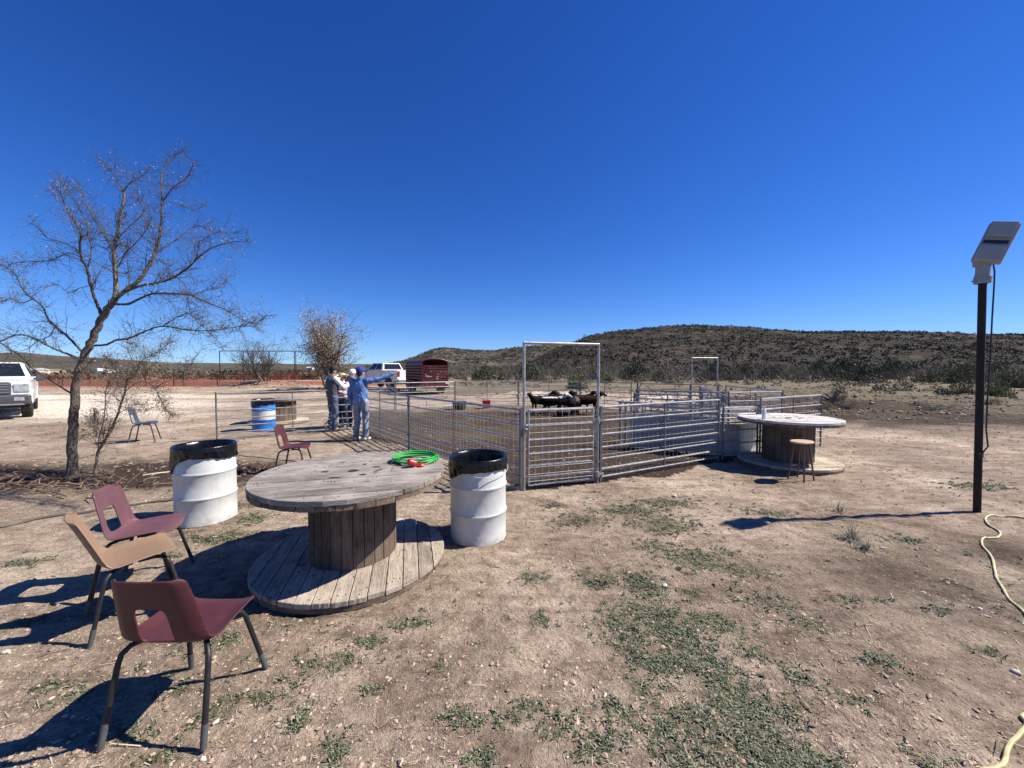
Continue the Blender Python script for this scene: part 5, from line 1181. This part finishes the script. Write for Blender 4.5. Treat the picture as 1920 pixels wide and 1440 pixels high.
# ------------------------------------------------------------------ sheep
def sheepmat(name, base, patch, thr, axis='z'):
    m, nt, p = newmat(name); v = coords(nt); n = noise(nt, v, 2.4, 3, .6, .5); f = noise(nt, v, 60, 3)
    k = mix(nt, ramp(nt, n, [(thr, 0.), (thr+.03, 1.)]), base, patch)
    sx = N(nt, 'ShaderNodeSeparateXYZ'); nt.links.new(v, sx.inputs[0])
    if axis == 'back': k = mix(nt, ramp(nt, sx.outputs['Z'], [(.665, 0.), (.69, 1.)]), k, patch)
    k = mix(nt, .6, k, ramp(nt, f, [(.3,.55),(.7,1.2)]), 'MULTIPLY')
    nt.links.new(k, p.inputs['Base Color']); p.inputs['Roughness'].default_value = .95; p.inputs['Specular IOR Level'].default_value = .08; bump(nt, p, f, .7, .01); return m
def sheep(loc, yaw, label, mat, facem, pose=0, s=1.0, down=False):
    t = thing('sheep', label, 'sheep', loc, yaw, 'dark sheep bunched at the back of the pen'); b = []
    hx, hz_ = (.62, .80) if not down else (.66, .52)
    b += [((-.32,0,.55),(.0,0,.54),.17,.185,dict(sx=1,sy=1.05)),((0,0,.54),(.32,0,.56),.185,.165),((-.33,0,.58),(-.40,0,.54),.15,.12),((.30,0,.60),(.42,0,.64),.14,.11),((.40,0,.64),(hx-.04,0,hz_-.02),.105,.075)]
    for x, sx in ((.30,1),(-.32,-1)):
        for y in (-.09,.09):
            o = rng.uniform(-.04,.04)
            if sx > 0: b += [((x,y,.50),(x+.02+o,y,.27),.065,.034),((x+.02+o,y,.27),(x+o,y,.04),.028,.022),((x+o,y,.03),(x+.02+o,y,.015),.026,.024)]
            else: b += [((x,y,.52),(x+.05+o,y,.36),.10,.05),((x+.05+o,y,.36),(x-.05+o,y,.25),.045,.028),((x-.05+o,y,.25),(x-.03+o,y,.04),.026,.021),((x-.03+o,y,.03),(x-.01+o,y,.015),.026,.024)]
    b.append(((-.44,0,.56),(-.50,0,.34),.03,.018)); b += [((hx-.06,0,hz_),(hx+.02,0,hz_),.075,.07)]
    b += [((hx,0,hz_-.0),(hx+.17,0,hz_-.08),.066,.036,dict(side=(0,1,0),sx=.9)),((hx+.15,0,hz_-.10),(hx+.17,0,hz_-.11),.03,.028)]
    for y in (-1,1): b.append(((hx-.03,y*.06,hz_+.03),(hx-.06,y*.17,hz_-.02),.022,.014,dict(side=(1,0,0),sx=1.6,sy=.6)))
    organic('body', b, mat, t, .017, 4, (.010,14))
    bz = [((hx+.07,0,hz_-.028),(hx+.175,0,hz_-.083),.052,.036,dict(side=(0,1,0),sx=.95))]
    if facem is not None: organic('face_blaze', bz, facem, t, .012, 2)
    e = MB()
    for y in (-1,1): e.ball((hx+.05,y*.055,hz_+.005), .012, 8, 6)
    e.build('eyes', M['black_plastic'], t, smooth=True); t.scale = (s*.93,s*.93,s*.95); return t
blk = sheepmat('black_wool', (.010,.009,.009), (.016,.013,.012), .6); bwh = sheepmat('black_white_wool', (.009,.008,.008), (.62,.58,.52), .68, 'back'); brn = sheepmat('brown_wool', (.028,.014,.010), (.05,.028,.018), .55); gry = sheepmat('pale_grey_wool', (.04,.033,.028), (.15,.12,.10), .58)
wf = simple('white_face', (.62,.58,.52), .9); bf = simple('black_face', (.012,.01,.01), .9)
def sp_(px, d): px = 1060+(px-1060)*.84; return ((px-960)/F*d, d, -.005)
sheep(sp_(1030,14.4), R(0), 'black sheep with a white stripe along its back, front left of the flock', bwh, wf)
sheep(sp_(1004,14.9), R(215), 'black sheep at the left end of the flock, rump to the camera', blk, wf)
sheep(sp_(1043,15.1), R(12), 'black sheep with head up behind the white striped one', blk, wf, s=1.05)
sheep(sp_(1061,14.5), R(20), 'dark sheep in the middle of the flock, head low', blk, None, down=True)
sheep(sp_(1068,15.3), R(178), 'reddish brown sheep at the back of the flock', brn, bf, s=1.05)
sheep(sp_(1083,14.7), R(80), 'pale grey flanked sheep turned away right of the middle', gry, bf)
sheep(sp_(1093,15.2), R(10), 'black sheep with white face marks behind the brown ones', blk, wf, s=1.04)
sheep(sp_(1108,14.7), R(4), 'brown sheep at the right end facing right beside the frame post', brn, None, s=1.04)
sheep(sp_(1075,14.25), R(70), 'black sheep in front of the flock looking away', blk, None, s=.95)
# ------------------------------------------------------------------ vehicles.  local: +y forward, x right
def arc(cy, cz, r, a0, a1, n=8): return [(cy+r*math.cos(R(a0+(a1-a0)*i/n)), cz+r*math.sin(R(a0+(a1-a0)*i/n))) for i in range(n+1)]
def xprism(mb, poly, x0, x1):
    """poly in (y,z), extruded along x"""
    b = len(mb.v); n = len(poly)
    for x in (x0, x1): mb.v += [(x, p[0], p[1]) for p in poly]
    mb.f.append(tuple(range(b, b+n))[::-1]); mb.f.append(tuple(range(b+n, b+2*n)))
    for i in range(n): mb.f.append((b+i, b+(i+1)%n, b+n+(i+1)%n, b+n+i))
def wheel(t, x, y, r=.40, w=.26):
    s = 1 if x > 0 else -1; m_ = MB(); m_.lathe([(r*.62,-w/2),(r*.9,-w/2),(r,-w/2+.04),(r,w/2-.04),(r*.9,w/2),(r*.62,w/2),(r*.62,-w/2)], 32)
    for k in range(36):
        a = 2*math.pi*k/36; m_.box((r*math.cos(a)*1.0, r*math.sin(a)*1.0, .05*(k % 2)-.025), (.02,.03,w*.7), a)
    o = m_.build('wheel', M['rubber'], t, smooth=True, loc=(x,y,r)); o.rotation_euler = (0, math.pi/2, 0)
    q = MB(); q.lathe([(0,s*w*.30),(r*.2,s*w*.34),(r*.22,s*w*.2),(r*.5,s*w*.16),(r*.6,s*w*.44),(r*.63,s*w*.44),(r*.63,s*w*.1)], 24)
    for k in range(8):
        a = 2*math.pi*k/8; q.box((r*.38*math.cos(a), r*.38*math.sin(a), s*w*.24), (r*.36,.05,.03), a)
    q.build('rim', M['alloy'], o, smooth=True)
M['alloy'] = simple('alloy_rim', (.45,.46,.48), .35, .8, .3, 8)
carwhite = simple('white_car_paint', (.66,.66,.66), .25, 0, .04, 2, spec=.5)
M['headl'] = simple('headlight_lens', (.48,.50,.52), .12, .3, .4, 9); M['trim'] = simple('dark_grey_trim', (.06,.062,.068), .5, 0, .3, 6); M['chrome'] = simple('silver_bumper', (.42,.43,.45), .3, .7, .2, 5); M['redl'] = simple('red_tail_lens', (.28,.015,.015), .25)
def pickup(loc, yaw, label, paint, group):
    t = thing('pickup_truck', label, 'pickup truck', (*loc, 0), yaw, group); W = 1.0
    # y: front +3.0, rear -3.1 ; front axle 2.0, rear axle -1.95
    zb, zh, zr = .52, 1.32, 1.36
    poly = [(-3.05,zb+.15)]+arc(-1.95,.42,.52,165,15,10)+[(-1.4,zb),(1.45,zb)]+arc(2.02,.42,.52,165,15,10)+[(2.62,.62),(2.93,.62),(3.0,.80),(2.98,1.12),(2.90,1.24),(2.75,1.30),(1.15,1.40),(.95,1.42),(-1.1,1.42),(-1.1,.90),(-3.05,.90)]
    lb = MB(); xprism(lb, poly, -W, W)
    lb.box((-W+.04,-2.07,1.15), (.08,1.94,.52)); lb.box((W-.04,-2.07,1.15), (.08,1.94,.52)); lb.box((0,-1.14,1.16), (2*W-.17,.06,.50))
    lb.build('body', paint, t, bevel=.035)
    MB().box((0,-3.0,1.16), (2*W-.18,.07,.50)).build('tailgate', paint, t, bevel=.015)
    # cab greenhouse
    def ring(pts): return pts
    base = [(-.93,-1.08,1.42),(.93,-1.08,1.42),(.95,1.18,1.40),(-.95,1.18,1.40)]; roof = [(-.74,-.86,1.96),(.74,-.86,1.96),(.74,.42,1.98),(-.74,.42,1.98)]
    g = MB(); g.v = base+roof; g.f = [(3,2,1,0),(4,5,6,7),(0,1,5,4),(1,2,6,5),(2,3,7,6),(3,0,4,7)]; cab = g.build('cab', paint, t, bevel=.06)
    B = [Vector(v) for v in base]; T = [Vector(v) for v in roof]
    def pane(a, b, c, d, u0, u1, v0, v1, name, push=.012):
        def P_(u, v): return (a.lerp(b,u)).lerp(d.lerp(c,u), v)
        n = (b-a).cross(d-a).normalized(); q = [P_(u,v)+n*push for u, v in ((u0,v0),(u1,v0),(u1,v1),(u0,v1))]; q2 = [x-n*.03 for x in q]
        m_ = MB(); m_.v = [tuple(x) for x in q+q2]; m_.f = [(0,1,2,3),(7,6,5,4),(0,4,5,1),(1,5,6,2),(2,6,7,3),(3,7,4,0)]; m_.build(name, M['glass'], t, bevel=.02)
    pane(B[2],B[3],T[3],T[2],.06,.94,.08,.90,'windshield',.03); pane(B[0],B[1],T[1],T[0],.08,.92,.12,.86,'rear_window',.03)
    for s_ in (0,1):
        a, b, c, d = (B[1],B[2],T[2],T[1]) if s_ else (B[3],B[0],T[0],T[3])
        if s_: pane(a,b,c,d,.08,.42,.10,.84,'side_window',.03); pane(a,b,c,d,.48,.86,.10,.84,'side_window',.03)
        else: pane(a,b,c,d,.14,.52,.10,.84,'side_window',.03); pane(a,b,c,d,.58,.92,.10,.84,'side_window',.03)
    for x in (-1,1):
        m_ = MB(); m_.box((x*1.16,.95,1.42), (.20,.09,.34)); m_.tube([(x*.93,.92,1.36),(x*1.1,.94,1.36)], .025, 8); m_.tube([(x*.93,.92,1.46),(x*1.1,.94,1.46)], .025, 8); m_.build('wing_mirror', M['trim'], t, bevel=.02)
        m_ = MB(); m_.box((x*1.004,.55,1.2), (.012,.12,.03)); m_.box((x*1.004,-.45,1.2), (.012,.12,.03)); m_.build('door_handle', M['chrome'], t)
        m_ = MB()
        for yy in (.98,.05,-.98): m_.box((x*1.001,yy,1.0), (.008,.014,.78))
        m_.build('door_seam', M['trim'], t)
        wheel(t, x*.86, 2.02); wheel(t, x*.86, -1.95)
        hl = MB(); hl.box((x*.79,2.965,1.06), (.36,.10,.30)); hl.build('headlight', M['headl'], t, bevel=.03)
        MB().box((x*.88,-3.05,1.16), (.16,.06,.40)).build('taillight', M['redl'], t, bevel=.015)
        m_ = MB(); xprism(m_, [(p[0],p[1]) for p in arc(2.02,.42,.56,170,10,10)]+[(p[0],p[1]) for p in arc(2.02,.42,.51,10,170,10)], x*1.0, x*1.02); xprism(m_, arc(-1.95,.42,.56,170,10,10)+arc(-1.95,.42,.51,10,170,10), x*1.0, x*1.02); m_.build('arch_trim', paint, t)
    gr_ = MB(); gr_.box((0,2.98,1.06), (1.16,.10,.44)); go = gr_.build('grille', M['trim'], t, bevel=.05)
    m_ = MB()
    for z in (.92,1.02,1.12,1.2): m_.box((0,3.03,z), (1.04,.03,.022))
    m_.box((0,3.035,1.06), (.30,.03,.13)); m_.build('grille_bars', M['chrome'], go)
    bm_ = MB(); bm_.box((0,3.05,.68), (2.0,.22,.34)); bo = bm_.build('front_bumper', M['trim'], t, bevel=.06)
    m_ = MB(); m_.box((0,3.08,.53), (1.7,.14,.08)); m_.build('bumper_lip', M['chrome'], bo, bevel=.02); 
    for x in (-1,1): MB().box((x*.74,3.165,.70), (.22,.02,.12)).build('fog_lamp', M['headl'], bo, bevel=.01)
    MB().box((0,-3.14,.66), (1.96,.18,.22)).build('rear_bumper', M['chrome'], t, bevel=.03)
    un = MB(); un.box((0,0,.48), (.9,5.2,.2)); un.box((0,2.02,.42), (1.5,.14,.14)); un.box((0,-1.95,.42), (1.5,.14,.14)); un.build('chassis', M['black_plastic'], t)
    return t
# left white pickup: front-left(viewer right) corner near px48 depth 13.6
th = math.atan2(-.765, -.62)   # placeholder
fx, fy = .76, -.65; yaw = math.atan2(fy, fx)-math.pi/2
fc = Vector((-16.95,13.55)); right = Vector((math.cos(yaw), math.sin(yaw)))   # local +x in world
# viewer-right side of truck = its left side?  local x right vector; choose the side nearest to camera centre
ctr = fc-Vector((fx,fy))*2.75+right*(-1.0 if right.dot(Vector((1,.8))) > 0 else 1.0)
TRK1 = pickup((ctr.x, ctr.y), yaw, 'white pickup truck with a dark grille facing the camera, cut by the left edge', carwhite, 'white pickup trucks')
# far pickup heading away left
TRK2 = pickup((-11.4,34.6), R(51), 'white pickup truck seen from behind in front of the red livestock trailer', carwhite, 'white pickup trucks')
TRK2.scale = (1.15,1.15,1.15)
# livestock trailer
tl = thing('livestock_trailer', 'dark red slatted livestock trailer with rounded roof, rear doors shut', 'trailer', (-6.25,27.9,0), R(29)); tl.scale = (.97,.95,1.0)
redm = simple('dark_red_trailer_paint', (.105,.010,.013), .45, .1, .35, 3); redd = simple('trailer_roof_paint', (.07,.02,.03), .5, .1, .3, 3)
L_, W_, zf, zs, zt = 4.6, .95, .48, 2.05, 2.42
def roofline(n=12): return [(-W_,zs)]+[(-W_*math.cos(math.pi*i/n)*1.0 if True else 0, zs+(zt-zs)*math.sin(math.pi*i/n)**.6) for i in range(1,n)]+[(W_,zs)]
fl = MB(); fl.box((0,0,zf), (2*W_,L_,.12)); 
for x in (-1,1):
    for y in np.linspace(-L_/2+.04, L_/2-.04, 6): fl.box((x*(W_-.03),y,(zf+zs)/2), (.06,.07,zs-zf))
    fl.box((x*(W_-.02),0,.72), (.04,L_,.42)); fl.box((x*(W_-.02),0,zs-.03), (.06,L_,.10))
    for z in (1.08,1.27,1.46,1.65,1.84): fl.box((x*(W_-.02),0,z), (.035,L_,.10))
fl.build('slatted_body', redm, tl)
rf = MB(); pr = roofline(); b = 0
for y in (-L_/2-.05, L_/2+.05):
    rf.v += [(x, y, z) for x, z in pr]+[(x*.97, y, z-.03) for x, z in pr[::-1]]
n_ = len(pr)*2
rf.f.append(tuple(range(n_))); rf.f.append(tuple(range(n_, 2*n_))[::-1])
for i in range(n_): rf.f.append((i, (i+1) % n_, n_+(i+1) % n_, n_+i))
rf.build('roof', redd, tl, smooth=True)
fr_ = MB(); pp = [(x, z) for x, z in pr]
fr_.v = [(x, L_/2, z) for x, z in [(W_,zf),(-W_,zf)]+pp]; fr_.f = [tuple(range(len(fr_.v)))]; fo = fr_.build('front_panel', redm, tl); fo.modifiers.new('s','SOLIDIFY').thickness = .04
for s_ in (-1,1):
    dg_ = MB(); x0 = s_*W_/2; yb = -L_/2-.03
    dg_.box((x0-s_*(W_/2-.04),yb,1.25), (.06,.05,1.42)); dg_.box((x0+s_*(W_/2-.05),yb,1.25), (.07,.05,1.42))
    dg_.box((x0,yb,.80), (W_-.04,.03,.52))
    for z in (1.14,1.30,1.46,1.62,1.78,1.93): dg_.box((x0,yb,z), (W_-.04,.03,.085))
    dg_.build('rear_door', redm, tl)
lo = MB(); yb = -L_/2-.062
for (x,z,w,h_) in ((-.62,1.30,.10,.03),(-.66,1.22,.05,.05),(-.58,1.20,.16,.035),(-.50,1.24,.05,.09),(-.40,1.22,.06,.05),(-.34,1.20,.08,.03),(-.70,1.36,.04,.06),(-.28,1.22,.03,.06)): lo.box((x,yb,z), (w,.006,h_), 0)
lo.build('emblem', M['whitepaint'], tl)
ar = MB(); ar.v = [(x*.96, -L_/2+.0, z-.02) for x, z in pr]; ar.f = [tuple(range(len(ar.v)))]; 
tr_ = MB(); tr_.tube([(x*.97,-L_/2-.03,z) for x, z in pr], .03, 6); tr_.build('roof_rim', redm, tl, smooth=True)
for s_ in (-1,1):
    fd = MB(); prf = arc(-.75,.46,.44,180,0,10)+[(-.31,.46)]; 
    pts_ = [(-1.25,.62),(-1.15,.86),(-.95,.94),(.55,.94),(.75,.86),(.85,.62),(.79,.62),(.70,.82),(.53,.89),(-.93,.89),(-1.10,.82),(-1.19,.62)]
    xprism(fd, pts_, s_*(W_+.0), s_*(W_+.26)); fd.build('fender', redm, tl)
    wheel(tl, s_*(W_+.13), .25, .36, .2); wheel(tl, s_*(W_+.13), -.62, .36, .2)
    MB().box((s_*(W_+.13),-1.27,.66), (.16,.03,.08)).build('taillight', M['redl'], tl)
tg_ = MB(); tg_.tube([(-.6,L_/2,.5),(0,L_/2+1.3,.5)], .05, 6); tg_.tube([(.6,L_/2,.5),(0,L_/2+1.3,.5)], .05, 6); tg_.tube([(0,L_/2+1.1,.05),(0,L_/2+1.1,.9)], .04, 8); tg_.build('tongue', redm, tl)
MB().box((0,-L_/2-.06,.5), (1.98,.12,.14)).build('rear_bumper', redm, tl)
# ------------------------------------------------------------------ orange safety fence, frame, buildings
orm = simple('orange_safety_mesh', (.56,.13,.055), .7, 0, .3, 1.5)
def safety(p0, p1, label, hgt=1.25, ncell=None):
    p0 = Vector(p0); p1 = Vector(p1); d = p1-p0; L = d.length; rz = math.atan2(d.y, d.x)
    t = thing('safety_fence', label, 'safety fence', (p0.x,p0.y,0), rz, 'orange plastic safety fencing')
    m_ = MB(); rs = random.Random(3); nx = int(L/.13)
    for k in range(nx):
        x = L*k/nx; sag = .06*math.sin(x*1.9)+.05*math.sin(x*.7); m_.box((x,sag,hgt/2+.02), (.024,.006,hgt*(.93+.05*math.sin(x*.9))), 0)
    for k in range(14):
        z = .07+k*(hgt-.1)/13; m_.box((L/2,.012,z), (L,.006,.02))
    m_.build('orange_mesh', orm, t)
    for x in np.arange(0, L, 3.0): MB().tube([(x,-.03,-.1),(x,-.03,hgt+.25)], .03, 6).build('stake', M['rust'], t)
    return t
safety((-51,39,0), (-32,37.5,0), 'orange mesh fence section starting behind the white pickup')
safety((-32,37.5,0), (-21.7,38.8,0), 'orange mesh fence section in front of the wire pen frame')
safety((-43,60,0), (-31,62,0), 'farther orange mesh fence section beyond the first one')
pf = thing('pipe_frame', 'open dark pipe shelter frame without a roof beyond the orange fence', 'shelter frame', (-42.5,56,0), R(4)); fm = MB(); X1, Y1, Z1 = 10.5, 8.0, 4.35
for x in (0,3.3,6.9,10.5):
    for y in (0,Y1):
        if y == 0 or x in (0,6.9,10.5): MB().tube([(x,y,-.1),(x,y,Z1+(.0 if y == 0 else .35))], .055, 6).build('post', M['rust'], pf)
for y, zz in ((0,Z1),(Y1,Z1+.35)): fm.tube([(0,y,zz),(X1,y,zz)], .06, 6)
for x in (0,3.3,6.9,10.5): fm.tube([(x,0,Z1),(x,Y1,Z1+.35)], .05, 6)
fm.tube([(3.3,0,Z1-.1),(6.9,Y1*.5,Z1-2.0)], .04, 6); fm.build('roof_beams', M['rust'], pf)
cp_ = thing('corral_fence', 'low dark pipe corral around the open shelter frame', 'fence', (-43.2,55.4,0), R(4)); q = MB()
for z in (.25,.6,.95,1.35): q.tube([(0,0,z),(15.5,0,z)], .03, 5)
for k in range(32): q.tube([(k*.5,0,0),(k*.5,0,1.35)], .022, 4)
q.build('pipe_rails', M['rust'], cp_)
def house(loc, size, hz_, label, wallc, roofc, rz=0, name='farm_building'):
    t = thing(name, label, 'building', (*loc,0), rz, None); w, l, h_ = size
    MB().box((0,0,h_/2), (w,l,h_)).build('wall', wallc, t, bevel=.02)
    r_ = MB(); b = len(r_.v); o_ = .12
    r_.v = [(-w/2-o_,-l/2-o_,h_+.02),(w/2+o_,-l/2-o_,h_+.02),(w/2+o_,l/2+o_,h_+.02),(-w/2-o_,l/2+o_,h_+.02),(-w/2-o_,0,h_+hz_),(w/2+o_,0,h_+hz_)]
    r_.f = [(0,1,5,4),(2,3,4,5),(0,4,3),(1,2,5),(3,2,1,0)]; r_.build('roof', roofc, t)
    for x in (-w*.28, w*.30):
        f = MB().box((x,-l/2-.02,h_*.58), (.42,.06,.4)).build('window', M['trim'], t); MB().box((x,-l/2-.055,h_*.58), (.34,.03,.32)).build('pane', M['glass'], f)
    MB().box((0,-l/2-.03,h_*.4), (.5,.06,h_*.8)).build('door', M['trim'], t); return t
creamw = simple('cream_wall', (.5,.43,.33), .9, 0, .1, 1); tanw = simple('tan_wall', (.34,.27,.19), .9, 0, .15, 1); greyr = simple('pale_metal_roof', (.55,.54,.52), .6, .2, .2, 1); whitew = simple('white_wall', (.62,.61,.58), .8, 0, .08, 1)
def hp_(px, d): return ((px-960)/F*d, d)
house(hp_(72,84), (2.0,3,1.5), .45, 'cream farm building with a pale roof right of the white pickup', creamw, greyr, R(10))
house(hp_(100,92), (2.6,3,1.5), .2, 'tan flat shed beside the cream farm building', tanw, tanw, R(-6))
house(hp_(582,190), (2.8,2.5,2.4), .5, 'small white building alone on the far plain behind the men', whitew, whitew, R(5))
t_ = thing('pump_trailer', 'small white machine trailer far beyond the orange fence', 'trailer', (*hp_(196,95),0), R(80)); m_ = MB(); m_.box((0,0,1.0), (1.6,4.6,.5)); m_.box((0,1.6,1.6), (1.5,1.2,.7)); m_.box((0,-1.2,1.45), (1.3,1.4,.35)); m_.build('machine_body', whitew, t_, bevel=.08)
wheel(t_, .8, 1.2, .4, .22); wheel(t_, -.8, 1.2, .4, .22); wheel(t_, .8, -1.4, .4, .22); wheel(t_, -.8, -1.4, .4, .22)
